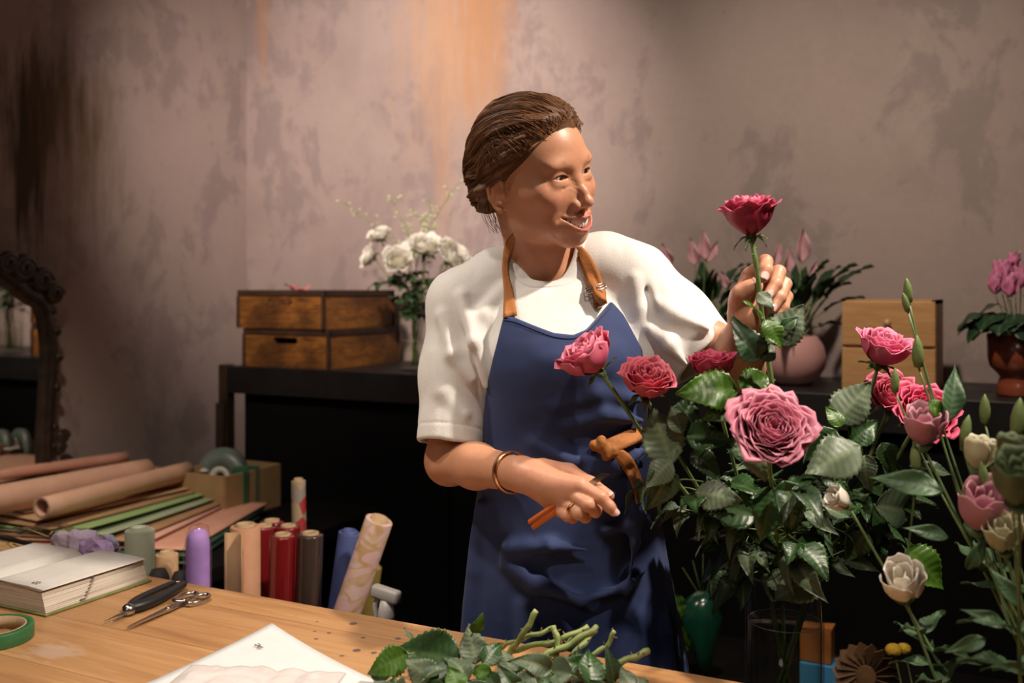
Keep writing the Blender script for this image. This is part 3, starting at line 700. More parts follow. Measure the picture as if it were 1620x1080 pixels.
# apron
def sect(py, a, b, y, ry): return sec(py, a, b, y, ry, 1.55)
AP = [(EYE-(py-HOR)/FPX*1.58, (x0+x1-1620)/2/FPX*1.58, 1.60, (x1-x0)/2/FPX*1.58+.003, ry) for py, x0, x1, ry in
      ((470, 775, 1008, .100), (520, 766, 1016, .132), (565, 770, 1018, .152), (625, 772, 1018, .134), (690, 768, 1020, .112), (770, 757, 1036, .122), (860, 744, 1056, .128), (960, 733, 1074, .132), (1080, 724, 1094, .135), (1330, 716, 1112, .137))]
APP = [(797, 499), (815, 502), (845, 514), (875, 525), (905, 528), (925, 520), (948, 497), (968, 477), (985, 497), (1003, 530), (1022, 565), (1030, 620), (1027, 690), (1044, 770), (1062, 860), (1080, 960), (1098, 1080), (1118, 1330), (700, 1330), (722, 1080), (731, 960), (742, 860), (756, 770), (765, 705), (764, 660), (770, 610), (779, 570), (788, 535)]
AXZ = [(PB(x, y, 1.52)[0], PB(x, y, 1.52)[2]) for x, y in APP]
AFOLD = [([PB(845, 700, 1.49), PB(905, 730, 1.475), PB(960, 722, 1.478), PB(1015, 690, 1.50)], [.002, .006, .008, .004]),
         ([PB(880, 640, 1.475), PB(940, 622, 1.465), PB(1010, 632, 1.49)], [.003, .009, .006]),
         ([PB(900, 672, 1.475), PB(955, 655, 1.468), PB(1015, 665, 1.495)], [.003, .007, .005]),
         ([PB(930, 745, 1.478), PB(975, 738, 1.48), PB(1020, 712, 1.50)], [.003, .007, .005]),
         ([PB(960, 840, 1.47), PB(1000, 830, 1.47), PB(1035, 800, 1.50)], [.002, .008, .004]),
         ([PB(1000, 760, 1.48), PB(1005, 860, 1.465), PB(990, 950, 1.462)], [.003, .008, .004]),
         ([PB(800, 890, 1.48), PB(850, 925, 1.462), PB(920, 950, 1.455), PB(1000, 925, 1.47), PB(1045, 880, 1.50)], [.002, .008, .010, .008, .003]),
         ([PB(800, 870, 1.48), PB(870, 865, 1.462), PB(930, 870, 1.462)], [.002, .006, .003]),
         ([PB(760, 800, 1.53), PB(752, 900, 1.53), PB(748, 1000, 1.53)], [.006, .010, .012]),
         ([PB(830, 960, 1.47), PB(835, 1040, 1.46), PB(835, 1120, 1.46)], [.004, .009, .012]),
         ([PB(1050, 900, 1.50), PB(1058, 1000, 1.50), PB(1065, 1100, 1.50)], [.005, .010, .012])]
def apron_base(p):
    d = s_loft(p, AP)
    far = np.abs(d) > .04; out = d.copy(); p = p[~far]; d = d[~far]
    if len(p) == 0: return out
    for a_, r_ in AFOLD: d = smin(d, s_chain(p, a_, r_, .01), .018)
    wz = np.clip((1.19-p[:, 2])/.25, 0, 1)
    d = d-cloth_noise(p, 13, .004, (1, 1, .7), 3)-cloth_noise(p, 16, .007, (1, 0.3, .22), 7)*wz-cloth_noise(p, 60, .0006, (1, 1, 1), 5)
    out[~far] = d
    return out
def apron(p):
    sh = smin(apron_base(p), shirt_soft(p)-.0035, .012)
    return np.maximum(np.maximum(sh, p[:, 1]-1.60-.06*np.clip((1.27-p[:, 2])/.05, 0, 1)), s_poly(p[:, 0], p[:, 2], AXZ))
def shirt_soft(p):
    T = [(z, x, y, rx+.008, ry+.008) for z, x, y, rx, ry in TORSO if z > 1.03]
    d = s_loft(p, T)
    return d
NAVY = principled('navy_twill', (.022, .040, .120), .8); t = NT(NAVY)
w1 = t.new('ShaderNodeTexWave', wave_type='BANDS', bands_direction='DIAGONAL'); w1.inputs['Scale'].default_value = 420; w1.inputs['Distortion'].default_value = 1.5
t.link(t.coord(), w1.inputs['Vector']); n_ = t.noise(t.coord(), 18, 5)
t.color(t.ramp(n_, [(.3, (.016, .031, .108)), (.7, (.024, .044, .142))])); t.bump(w1.outputs['Fac'], .12, .0006)
t.b.inputs['Sheen Weight'].default_value = .08; t.b.inputs['Sheen Roughness'].default_value = .5
aobj, _ = pmesh('apron', apron, (-.16, 1.38, .60), (.36, 1.66, 1.41), .0024, NAVY, smoothn=1)
# stitched hem along the neckline, straps, buckle, belt
def onsurfN(f, px, py, off=.001):
    p, r = marchN(f, px, py); return p-r*off
def onsurf(f, px, py, off=.001): return onsurfN(f, [px], [py], off)[0]
front = lambda p: np.minimum(np.minimum(apron(p), shirt(p)), body_neck(p))
def body_neck(p): return s_chain(p, [NECK0, NECK0*.45+NECK1*.55, NECK1], [.053, .0475, .054], .02)
RUST = noisy('rust_canvas', (.36, .125, .028), (.44, .165, .040), .75, 300, bump=.2)
def strip(name, L, R_, f, off, mat, parent, n=26, m=5, th=.0022, label=None):
    A, Bq = spline([(a[0], a[1], 0) for a in L], n), spline([(a[0], a[1], 0) for a in R_], n); G = np.zeros((n, m, 3))
    w_ = np.linspace(0, 1, m)[None, :, None]; Q = (A[:, None]*(1-w_)+Bq[:, None]*w_).reshape(-1, 3)
    G = onsurfN(f, Q[:, 0], Q[:, 1], off).reshape(n, m, 3)
    for _ in range(2): G[1:-1] = .5*G[1:-1]+.25*(G[:-2]+G[2:])
    v, fs = solid_grid(G-PO, th); return mesh(name, v, fs, mat, parent, label=label)
strip('neck_strap', [(812, 368), (800, 385), (794, 420), (797, 460), (796, 502)], [(818, 372), (808, 400), (804, 430), (812, 460), (818, 498)], front, .004, RUST, aobj)
strip('neck_strap', [(906, 390), (916, 415), (928, 445), (937, 465), (940, 488)], [(921, 390), (938, 410), (951, 440), (958, 462), (960, 480)], front, .004, RUST, aobj)
METAL = principled('nickel', (.62, .58, .52), .25, 1); GOLD = principled('gold', (.75, .42, .14), .22, 1)
bk = MB(); b0, b1 = onsurf(front, 936, 442, .008), onsurf(front, 949, 470, .008); tv = (b1-b0)/np.linalg.norm(b1-b0); bc_ = (b0+b1)/2; sv = np.cross(tv, [0, -1, 0]); sv /= np.linalg.norm(sv)
for o_, wv, hv in ((0, .0150, .0085), (.0, .0150, 0)):
    cor = [bc_+sv*a*wv+tv*(b*hv+o_) for a, b in ((-1, -1), (1, -1), (1, 1), (-1, 1))]
    for i in range(4): bk.tube(np.array([cor[i], cor[(i+1) % 4]])-PO, .0013, 8)
bk.obj('buckle', METAL, aobj)
hem = []
for i in range(8): hem.append(APP[i])
hq = spline([(a, b, 0) for a, b in hem], 40); hp = onsurfN(apron, hq[:, 0], hq[:, 1]+7, .0005)
mb = MB(); mb.tube(hp-PO, .0011, 6); mb.obj('neckline_seam', NAVY, aobj)
strip('waist_tie', [(1034, 672), (1000, 678), (970, 690), (945, 702)], [(1034, 695), (1005, 702), (975, 714), (950, 716)], front, .007, RUST, aobj)
strip('waist_tie', [(948, 708), (975, 728), (996, 758), (1008, 797)], [(962, 700), (995, 718), (1012, 748), (1021, 783)], front, .007, RUST, aobj)
kb = PB(955, 706, 1.462); kb = onsurf(front, 955, 707, .012)
kn = lambda p: smin(s_cap(p, kb+np.array([-.014, 0, .003]), kb+np.array([.012, .002, -.006]), .008, .011), s_cap(p, kb+np.array([-.004, -.003, .010]), kb+np.array([.004, -.002, -.012]), .008, .008), .004)-.0012*vnoise(p*160)
pmesh('tie_knot', kn, kb-.035, kb+.035, .0012, RUST, parent=aobj)
# bracelet, ring, trousers, shoes
fd = (WR_R-EL_R); fd = fd/np.linalg.norm(fd); bc = EL_R*.15+WR_R*.85+np.array([.002, 0, 0]); ring_m = basis(fd, (0, 0, 1))
br = MB(); br.lathe([(.0275, -.0062), (.0290, -.0062), (.0293, 0), (.0290, .0062), (.0275, .0062)], 48, Matrix.Translation(Vector(bc-PO)) @ ring_m.to_4x4() @ Matrix.Diagonal((1.04, .96, 1, 1)), closed=True)
COPPER = principled('copper_gold', (.78, .40, .20), .28, 1); NT(COPPER).bump(NT(COPPER).noise(NT(COPPER).coord(), 220), .3, .001)
br.obj('bracelet', COPPER, PERSON)
rd = PB(916, 812, 1.306)-PB(891, 793, 1.337); rc = PB(908, 807, 1.315); rg = MB()
rg.lathe([(.0098, -.0016), (.0112, -.0016), (.0112, .0016), (.0098, .0016)], 32, Matrix.Translation(Vector(rc-PO)) @ basis(rd/np.linalg.norm(rd)).to_4x4(), closed=True)
rg.obj('ring', GOLD, PERSON)
NAIL = principled('nail_polish', (.80, .50, .46), .08); NAIL.node_tree.nodes['Principled BSDF'].inputs['Coat Weight'].default_value = 1
def nail(tip, base, out, w_=.0058, l_=.0075):
    tip, base, out = map(np.array, (tip, base, out)); ax = tip-base; ax /= np.linalg.norm(ax); out = out-ax*(out @ ax); out /= np.linalg.norm(out); sd = np.cross(ax, out)
    G = np.zeros((9, 7, 3))
    for i in range(9):
        for j in range(7):
            u = (i/8-.35)*2*l_; a = (j/6-.5)*1.9; e = math.sqrt(max(0, 1-(i/8*2-1)**4*.75))
            G[i, j] = tip+ax*(u-.004)+out*(math.cos(a*e)*w_*1.22)+sd*math.sin(a*e)*w_*1.1
    v, fs = solid_grid(G-PO, .0007); mesh('nail', v, fs, NAIL, bodyobj)
up = np.array([0, -1, .15])
nail(PB(1208, 438, 1.343), PB(1212, 427, 1.348), up, .0068, .0088)
nail(PB(1216, 466, 1.343), PB(1227, 449, 1.352), up, .0060); nail(PB(1222, 488, 1.344), PB(1234, 470, 1.351), up, .0058)
nail(PB(1231, 500, 1.350), PB(1240, 486, 1.354), up, .0048); nail(PB(1193, 449, 1.342), PB(1185, 455, 1.345), (-.5, -.2, .8), .0062)
nail(PB(971, 809, 1.304), PB(964, 801, 1.303), (.3, -1, .5), .0054); nail(PB(963, 784, 1.330), PB(935, 766, 1.345), (.2, -.7, .6), .0060)
nail(PB(946, 803, 1.330), PB(942, 809, 1.316), (.9, -.3, -.1), .0054)
BLACKC = noisy('black_denim', (.003, .003, .004), (.005, .005, .006), .95, 200); BLACKC.node_tree.nodes['Principled BSDF'].inputs['Specular IOR Level'].default_value = .1
def legs(p):
    d = None
    for sx in (-1, 1):
        e = s_chain(p, [(.06+sx*.055, 1.62, .98), (.05+sx*.075, 1.62, .52), (.05+sx*.085, 1.65, .09)], [.070, .058, .048], .05); d = e if d is None else smin(d, e, .06)
    return smin(d, s_ell(p, (.06, 1.63, .96), (.10, .07, .12)), .05)
pmesh('trousers', legs, (-.2, 1.45, .03), (.30, 1.80, 1.09), .008, BLACKC)
WH = principled('shoe_white', (.5, .48, .45), .6)
for sx in (-1, 1):
    pmesh('shoe', lambda p: np.maximum(smin(s_cap(p, (.05+sx*.095, 1.67, .05), (.05+sx*.11, 1.50, .035), .045, .036), s_cap(p, (.05+sx*.095, 1.67, .05), (.05+sx*.095, 1.66, .11), .042, .048), .02), .003-p[:, 2]), (.05+sx*.1-.08, 1.42, -.01), (.05+sx*.1+.08, 1.76, .18), .006, WH)
# ---------------------------------------------------------------- plants: petals, leaves, stems
def petal(u_n, v_n, ang, r0, h, wid, curl, open_, cup, rnd, ruf=.06, tip=0.0, bend=0):
    """one petal of a rose-like bloom around +z; r0 base radius, h height, wid half-angle"""
    G = np.zeros((u_n, v_n, 3)); ph1, ph2 = rnd.uniform(0, 6), rnd.uniform(0, 6)
    for i in range(u_n):
        u = i/(u_n-1)*2-1
        for j in range(v_n):
            v = j/(v_n-1)*(1-.26*abs(u)**3.5); e = 1
            z = h*(v*.96)*e; r = r0*(math.sin(min(v*1.75, 1)*math.pi/2)**.8)+open_*h*v**2.2+cup*u*u*h*.0
            th = ang+u*wid*(.35+.65*math.sin(min(1, v*1.25)*math.pi/2))
            r *= 1+ruf*math.sin(u*5+ph1)*v*v+ruf*.6*math.sin(u*11+ph2)*v**3
            z += curl*h*-(v**5)*.26+ruf*h*.5*math.sin(u*7+ph2)*v**3
            r += curl*h*(v**5)*.22; z += tip*h*max(0, 1-abs(u)*1.6)*v**4*.15
            G[i, j] = (r*math.cos(th), r*math.sin(th), z)
    return G
def bloom(rnd, R_, n, inner, edge, openness=.5, H=None, ruf=.06, swirl=0):
    """rose bloom of outer radius R_ sitting with its base at the origin, facing +z"""
    H = H or R_*1.35; m = MB()
    for k in range(n):
        f = (k+1)/n; ang = k*2.399+rnd.uniform(-.25, .25)
        r0 = R_*(.07+.80*f**.85); h = H*(.98-.14*f*openness+rnd.uniform(-.04, .04))*(.90+.12*f if f < .5 else 1)
        wid = 1.25-.28*f+rnd.uniform(-.12, .12)
        curl = max(0, f-.35)*1.5*openness+rnd.uniform(0, .25)*f
        G = petal(11, 9, ang, r0, h, wid, curl, .10*openness*f, 0, rnd, ruf*(.6+f))
        v, fs = solid_grid(G, .0005)
        V_ = np.tile(np.linspace(0, 1, 9), 11); V_ = np.concatenate([V_, V_]); U_ = np.repeat(np.linspace(-1, 1, 11), 9); U_ = np.concatenate([U_, U_])
        w_ = np.clip(np.maximum(V_**3, np.abs(U_)**4*.8*V_), 0, 1)[:, None]
        jit = rnd.uniform(.88, 1.10)
        m.add(v, fs, (np.array(inner)*(1-w_)+np.array(edge)*w_)*jit)
    return m
def leaf_mesh(L_=.06, W=.038, fold=.25, bend=.35, serr=.10, rnd=None, col=(.05, .11, .035), vein=(.12, .19, .08), nu=34, nv=11, twist=0, pointy=1.0, teeth=11):
    """leaf along +y from the origin, face up +z"""
    rnd = rnd or random.Random(1); G = np.zeros((nu, nv, 3)); T = np.zeros((nu, nv, 3)); a = rnd.uniform(0, 6)
    for i in range(nu):
        t = i/(nu-1); w_ = math.sin(math.pi*min(1, t**.80*.985+.012))**(.95)*(1-.38*t)*W/2*1.32
        sw = (1+serr*(2*((t*teeth) % 1)-1)) if 0 < t < 1 else 1
        for j in range(nv):
            s_ = j/(nv-1)*2-1; x = s_*w_*(sw if abs(s_) > .9 else 1); y = L_*t-abs(s_)*0
            z = abs(s_)*w_*fold-bend*L_*t*t+.05*L_*math.sin(t*9+a+s_*2)*abs(s_)
            z += .018*L_*math.cos((t*9-abs(s_)*1.2)*2*math.pi)*min(1, abs(s_)*3)*.5
            c, s = math.cos(twist*t), math.sin(twist*t)
            G[i, j] = (x*c-z*s, y, x*s+z*c)
            vn = max(max(0, 1-abs(s_)*7), .45*max(0, math.cos((t*8-abs(s_)*1.6)*2*math.pi))**8)
            T[i, j] = np.array(col)*(1-vn)+np.array(vein)*vn
    v, fs = solid_grid(G, .0006); tt = np.concatenate([T.reshape(-1, 3)]*2); return v, fs, tt
PETAL = tinted('rose_petal', .55, trans=.22, scale=90)
LEAF = tinted('leaf_green', .38, bump=.25, scale=140, trans=.18)
LEAFB = tinted('leaf_grey_green', .45, bump=.25, scale=140, trans=.18)
STEM = noisy('stem_green', (.10, .17, .045), (.16, .24, .07), .5, 60, bump=.2)
def make_leaf_meshes():
    out = {}
    for key, kw in (('rose', dict(L_=.062, W=.042, col=(.030, .085, .022), vein=(.08, .15, .05))), ('rose2', dict(L_=.058, W=.040, fold=.5, bend=.7, col=(.040, .085, .035), vein=(.10, .15, .07), twist=.4)),
                    ('pale', dict(L_=.060, W=.040, fold=-.1, bend=.15, col=(.125, .17, .10), vein=(.20, .26, .14))), ('pale2', dict(L_=.056, W=.036, fold=.4, bend=.8, col=(.10, .15, .085), vein=(.2, .25, .14), twist=-.5)),
                    ('bright', dict(L_=.064, W=.044, fold=.1, bend=.3, col=(.06, .15, .012), vein=(.10, .20, .03))), ('lance', dict(L_=.13, W=.030, fold=.3, bend=.35, serr=0, col=(.018, .050, .018), vein=(.04, .09, .03))),
                    ('round', dict(L_=.060, W=.064, fold=.1, bend=.3, serr=.02, col=(.016, .050, .018), vein=(.07, .12, .06))), ('lis', dict(L_=.075, W=.026, fold=.3, bend=.4, serr=0, col=(.07, .14, .06), vein=(.10, .18, .09)))):
        v, f, t = leaf_mesh(rnd=random.Random(len(key)), **kw); m = LEAFB if key in ('pale', 'pale2', 'lis') else LEAF
        o = mesh('leaf', v, f, m, tint=t); out[key] = o.data; bpy.data.objects.remove(o)
    return out
LM = make_leaf_meshes()
def put(name, me, parent, M, label=None):
    o = bpy.data.objects.new(name, me); C.objects.link(o)
    if parent is not None: o.parent = parent
    o.matrix_local = M
    if label: o['label'] = label
    return o
def leaf_M(pos, direction, up=(0, 0, 1), s=1.0):
    y = Vector(direction).normalized(); z = Vector(up)-y*Vector(up).dot(y)
    if z.length < 1e-3: z = Vector((0, -1, .1))
    z.normalize(); x = y.cross(z)
    return Matrix.Translation(Vector(pos)) @ Matrix((x, y, z)).transposed().to_4x4() @ Matrix.Scale(s, 4)
def compound(parent, pos, direction, key, s, rnd, n=3, up=(0, 0, 1), side=.8):
    """petiole with n leaflets: terminal and pairs; positions local to parent"""
    d = Vector(direction).normalized(); u = Vector(up); sdv = d.cross(u)
    if sdv.length < .05: sdv = d.cross(Vector((1, .2, 0)))
    sdv.normalize(); upv = sdv.cross(d).normalized(); p = Vector(pos)
    L_ = .045*s; pts = [p, p+d*L_*.5+upv*.004*s, p+d*L_*(1.0+.5*(n-1)/2)]
    mb = MB(); mb.tube(spline([q[:] for q in pts], 8), .0009*s+.0003, 6)
    e = Vector(pts[-1]); mb.obj('leaf_stalk', STEM, parent)
    put('leaf', LM[key], parent, leaf_M(e, d-upv*.2, upv, s*rnd.uniform(.9, 1.1)))
    for k in range((n-1)//2):
        b = p+(e-p)*(.82-.42*k)
        for sg in (-1, 1):
            put('leaf', LM[key], parent, leaf_M(b, d*.55+sdv*sg*side-upv*rnd.uniform(0, .4), upv+sdv*sg*rnd.uniform(-.3, .2), s*rnd.uniform(.72, .92)))
SEPC = (.07, .13, .035)
def make_rose(label, head, axis, stem_pts, R_=.042, n=26, inner=(.42, .035, .10), edge=(.72, .16, .27), openness=.5, seed=1, stem_r=.0026, H=None, group=None, ruf=.06, name='rose', cat='rose', sep=True, calyx=None):
    """head: centre of the bloom base (room metres); axis: the way it faces; stem_pts: room points going down from the head"""
    rnd = random.Random(seed); head = Vector(head); t = thing(name, label, cat, head, 0, group); ax = Vector(axis).normalized(); Bm = basis(ax, (rnd.uniform(-1, 1), rnd.uniform(-1, 1), .3)).to_4x4()
    b = bloom(rnd, R_, n, inner, edge, openness, H, ruf); o = b.obj('bloom', PETAL, t); o.matrix_local = Bm @ Matrix.Translation((0, 0, -.002))
    if sep:
        s = MB(); s.lathe([(.0012, -.012), (.0055, -.009), (.0075, -.004), (.0070, .002), (.002, .004)], 16, Bm, SEPC)
        for k in range(5):
            a = k*1.2566+.3; v, f, tt = leaf_mesh(.026, .009, .4, rnd.uniform(-.1, .7), 0, rnd, (.10, .17, .05), (.16, .22, .09), 9, 5)
            out = Vector((math.cos(a), math.sin(a), rnd.uniform(-.5, .5))); M = Bm @ leaf_M((math.cos(a)*.005, math.sin(a)*.005, -.002), out, (0, 0, 1), R_/.040)
            s.add([(M @ Vector(q))[:] for q in v], f, tt)
        s.obj('sepals', LEAF, t)
    pts = [Vector(p_)-head for p_ in stem_pts]; st = [-ax*.004]+[q for q in pts]
    sp = spline([q[:] for q in st], 28); m = MB(); m.tube(sp, stem_r*(1+.12*np.sin(np.arange(28)*1.1)), 10)
    for k in range(5):
        i = rnd.randint(4, 24); p0 = sp[i]; a = rnd.uniform(0, 6.28); dv = np.array([math.cos(a), math.sin(a), .2]); m.tube([p0, p0+dv*(stem_r+.002), p0+dv*(stem_r+.004)+[0, 0, -.001]], [.0013, .0007, .0001], 6)
    m.obj('stem', STEM, t); return t, sp
# ---------------------------------------------------------------- things on the black cabinet
ZT = 1.130
crm = principled('crate_wood', (.30, .13, .03), .5); t = NT(crm)
g = t.noise(t.coord(scale=(2, 2, 11)), 4.5, 8, .65, 1.5); c = t.ramp(g, [(.3, (.075, .026, .006)), (.5, (.27, .105, .018)), (.72, (.42, .18, .035))]); c = t.mix(t.ramp(t.noise(t.coord(), 7, 5), [(.42, (.75, .75, .75)), (.6, (0, 0, 0))]), c, (.055, .022, .008)); t.color(c); t.bump(g, .25, .002)
crd = noisy('crate_dark_edge', (.020, .010, .006), (.07, .032, .012), .6, 14, (1, 1, 1), bump=.2)
def crate(x0, x1, y0, y1, z0, z1, label):
    T = thing('wooden_crate', label, 'crate', ((x0+x1)/2, (y0+y1)/2, z0), 0, 'stained crates on the cabinet'); w_, l_, h_ = (x1-x0)/2, (y1-y0)/2, z1-z0; th = .012
    b = MB(); b.box((-w_+.004, -l_+.004, 0), (w_-.004, l_-.004, th)); b.obj('bottom', crm, T, False)
    for s in (-1, 1):                                             # end panels with a slotted hand hold under the rim
        z_top = h_-.020; zc0, zc1, hx = h_-.052, h_-.030, .042
        outer = [(-w_, 0), (w_, 0), (w_, z_top), (-w_, z_top)]
        b = MB(); N = 12; hole = []
        for k in range(N+1): a = math.pi/2+math.pi*k/N; hole.append((-hx+.011*math.cos(a), (zc0+zc1)/2+.011*math.sin(a)))
        for k in range(N+1): a = -math.pi/2+math.pi*k/N; hole.append((hx+.011*math.cos(a), (zc0+zc1)/2+.011*math.sin(a)))
        bm = bmesh.new(); vo = [bm.verts.new((x, 0, z)) for x, z in outer]; vh = [bm.verts.new((x, 0, z)) for x, z in hole]
        eo = [bm.edges.new((vo[i], vo[(i+1) % 4])) for i in range(4)]+[bm.edges.new((vh[i], vh[(i+1) % len(vh)])) for i in range(len(vh))]
        bmesh.ops.triangle_fill(bm, use_beauty=True, use_dissolve=False, edges=eo); r = bmesh.ops.extrude_face_region(bm, geom=bm.faces[:])
        for v in [e for e in r['geom'] if isinstance(e, bmesh.types.BMVert)]: v.co.y += th
        for v in bm.verts: v.co.y += s*(l_-th/2)-th/2
        bmesh.ops.recalc_face_normals(bm, faces=bm.faces[:]); bm.verts.index_update(); mesh('end_panel', [v.co[:] for v in bm.verts], [[v.index for v in f.verts] for f in bm.faces], crm, T, False); bm.free()
    for s in (-1, 1):
        b = MB(); b.box((s*w_-th/2-s*th/2, -l_+th, 0), (s*w_+th/2-s*th/2, l_-th, h_-.020)); b.obj('side_panel', crm, T, False)
    b = MB()
    for s in (-1, 1):
        b.box((-w_-.004, s*(l_-.004)-.008, h_-.021), (w_+.004, s*(l_-.004)+.008, h_), bev=.002); b.box((s*(w_-.004)-.008, -l_+.004, h_-.021), (s*(w_-.004)+.008, l_-.004, h_), bev=.002)
    b.obj('rim', crd, T, False)
    for sx in (-1, 1):
        for sy in (-1, 1): b = MB(); b.box((sx*(w_+.001)-.005, sy*(l_+.001)-.005, 0), (sx*(w_+.001)+.005, sy*(l_+.001)+.005, h_-.021), bev=.001); b.obj('corner_strip', crd, T, False)
    return T
xa = PY(384, 500, 2.71)[0]; xb = PY(516, 500, 2.71)[0]
crate(xa+.004, xb+.004, 2.715, 3.14, ZT, ZT+.134, 'lower brown stained wooden crate on the black cabinet, dark empty hand hold')
crate(xa-.014, xb-.010, 2.705, 3.13, ZT+.135, ZT+.269, 'upper brown stained wooden crate, pink petals showing in its hand hold')
rnd = random.Random(3); pt = MB()
pc = Vector(((xa+xb)/2-.01, 2.78, ZT+.15))
for k in range(16):
    v, f, tt = leaf_mesh(.05, .045, .4, rnd.uniform(-.5, .6), 0, rnd, (.75, .25, .24), (.85, .42, .36), 9, 7); M = Matrix.Translation(Vector((rnd.uniform(-.07, .05), rnd.uniform(-.030, .05), .01+.0072*k))) @ Matrix.Rotation(rnd.uniform(0, 6.28), 4, 'Z') @ Matrix.Rotation(rnd.uniform(-.4, .5), 4, 'X')
    pt.add([(M @ Vector(q))[:] for q in v], f, tt*rnd.uniform(.7, 1.1))
o = pt.obj('petals', PETAL, None, loc=pc); tag(o, 'coral pink petals heaped inside the upper wooden crate', 'petals', None, 'stuff')
# glass vase with white roses
GL = glass('clear_glass'); WATER = glass('water', (.96, .97, .92), 0, 1.33)
RIM_GLINT = bpy.data.materials.new('glass_edge_glint'); RIM_GLINT.use_nodes = True; _n = RIM_GLINT.node_tree.nodes; _b = _n['Principled BSDF']; _b.inputs['Base Color'].default_value = (.75, .72, .66, 1); _b.inputs['Roughness'].default_value = .12; _b.inputs['Alpha'].default_value = .42  # pale see-through colour standing in for highlights on the glass edges
def vase_glass(name, label, x, y, z, r, h, water, group=None, cat='vase'):
    T = thing(name, label, cat, (x, y, z), 0, group)
    b = MB(); b.lathe([(.0001, 0), (r-.004, 0), (r, .004), (r, h-.0015), (r-.0015, h), (r-.003, h-.0015), (r-.003, .012), (.0001, .010)], 56); b.obj('glass_wall', GL, T)
    b = MB(); b.lathe([(.0001, .0105), (r-.0032, .0125), (r-.0032, water), (.0001, water)], 56); b.obj('water', WATER, T)
    a = np.linspace(0, 2*math.pi, 65)
    for nm, rr, zz, tr in (('rim', r-.0015, h, .0013), ('water_line_glint', r-.0040, water, .0009)): b = MB(); b.tube(np.stack([rr*np.cos(a), rr*np.sin(a), np.full(65, zz)], 1), tr, 6, False); b.obj(nm, RIM_GLINT, T)  # added pale rings paint the bright glints of the rim and the meniscus
    return T
vx, vy = PY(656, 587, 2.82)[:2]
vase_glass('glass_vase', 'clear glass cylinder vase of white roses between the crates and the florist', vx, vy, ZT, .050, .245, .10)
WI, WE = (.86, .82, .62), (.92, .90, .82)
wr = [(600, 364, 2.84, (-.3, -.5, .8), .042, 'small white rose at the upper left of the white bunch'), (585, 397, 2.80, (-.7, -.4, .3), .042, 'leftmost white rose of the bunch in the glass vase'), (629, 404, 2.74, (.0, -.8, .5), .052, 'lowest white rose at the front of the bunch above the crates'),
      (674, 384, 2.78, (.1, -.6, .7), .058, 'large open white rose in the middle of the bunch'), (645, 386, 2.88, (-.1, -.3, .9), .045, 'cream white rose half hidden behind the middle of the bunch'), (716, 400, 2.76, (.5, -.6, .5), .058, 'rightmost white rose beside the florist\'s shoulder')]
for i, (px, py, y, ax, R_, lab) in enumerate(wr):
    h = PY(px, py+8, y); h = h-Vector(cr((ax[0], ax[1], ax[2])))*.015; d2 = cr(ax); e = Vector((vx+rnd.uniform(-.025, .025), vy+rnd.uniform(-.025, .025), ZT+.25)); e2 = Vector((vx+rnd.uniform(-.025, .025), vy+rnd.uniform(-.025, .025), ZT+.016))
    T, sp = make_rose(lab, h, d2, [h*.6+e*.4+Vector((0, 0, -.03)), e, e*.3+e2*.7, e2], R_, 20, WI, WE, .75, 20+i, .0022, R_*1.0, 'white roses in the glass vase', .08)
    for k in range(7):
        j = 5+k*2; a = rnd.uniform(0, 6.28); dv = Vector((math.cos(a), math.sin(a), rnd.uniform(-.3, .6))); j = min(j, 16)
        compound(T, sp[j], dv, 'rose', rnd.uniform(.55, .8), rnd, 3)
mfil = noisy('filler_green', (.14, .20, .06), (.24, .30, .10), .6, 50); mbud = noisy('filler_bud', (.40, .46, .20), (.62, .64, .38), .6, 60)
for i, (px, py, y, lab) in enumerate([(548, 324, 2.84, 'green budded filler twig leaning furthest left from the white rose vase'), (617, 308, 2.86, 'green budded filler twig above the small upper left white rose'), (664, 345, 2.90, 'short bushy green filler twig in the middle of the white roses'), (681, 312, 2.92, 'slim upright green filler twig above the middle white rose'), (721, 292, 2.80, 'tallest green budded filler twig at the right of the white rose vase')]):
    tip = PY(px, py, y); e = Vector((vx+rnd.uniform(-.02, .02), vy+rnd.uniform(-.02, .02), ZT+.25)); e2 = Vector((vx, vy+rnd.uniform(-.02, .02), ZT+.02)); T = thing('filler_twig', lab, 'greenery', tip, 0, 'filler twigs among the white roses')
    m1 = tip.lerp(e, .5)+Vector((e.x-tip.x, 0, 0))*.25; sp = spline([(0, 0, 0), (m1-tip)[:], (e-tip)[:], (e2-tip)[:]], 30); s = MB(); s.tube(sp, np.linspace(.0010, .0024, 30), 7); bd = MB()
    for k in range(34 if i == 2 else 22):
        j = int(rnd.uniform(0, 13)); a = rnd.uniform(0, 6.28); L_ = rnd.uniform(.012, .034); q = sp[j]+np.array([math.cos(a), math.sin(a), rnd.uniform(.2, .9)])*L_; s.tube([sp[j], q], [.0008, .0006], 5)
        n = bmesh.new(); bmesh.ops.create_icosphere(n, subdivisions=1, radius=rnd.uniform(.0035, .0055)); n.verts.index_update(); bd.add([(v.co+Vector(q))[:] for v in n.verts], [[v.index for v in f.verts] for f in n.faces]); n.free()
    s.obj('stem', mfil, T); bd.obj('buds', mbud, T)
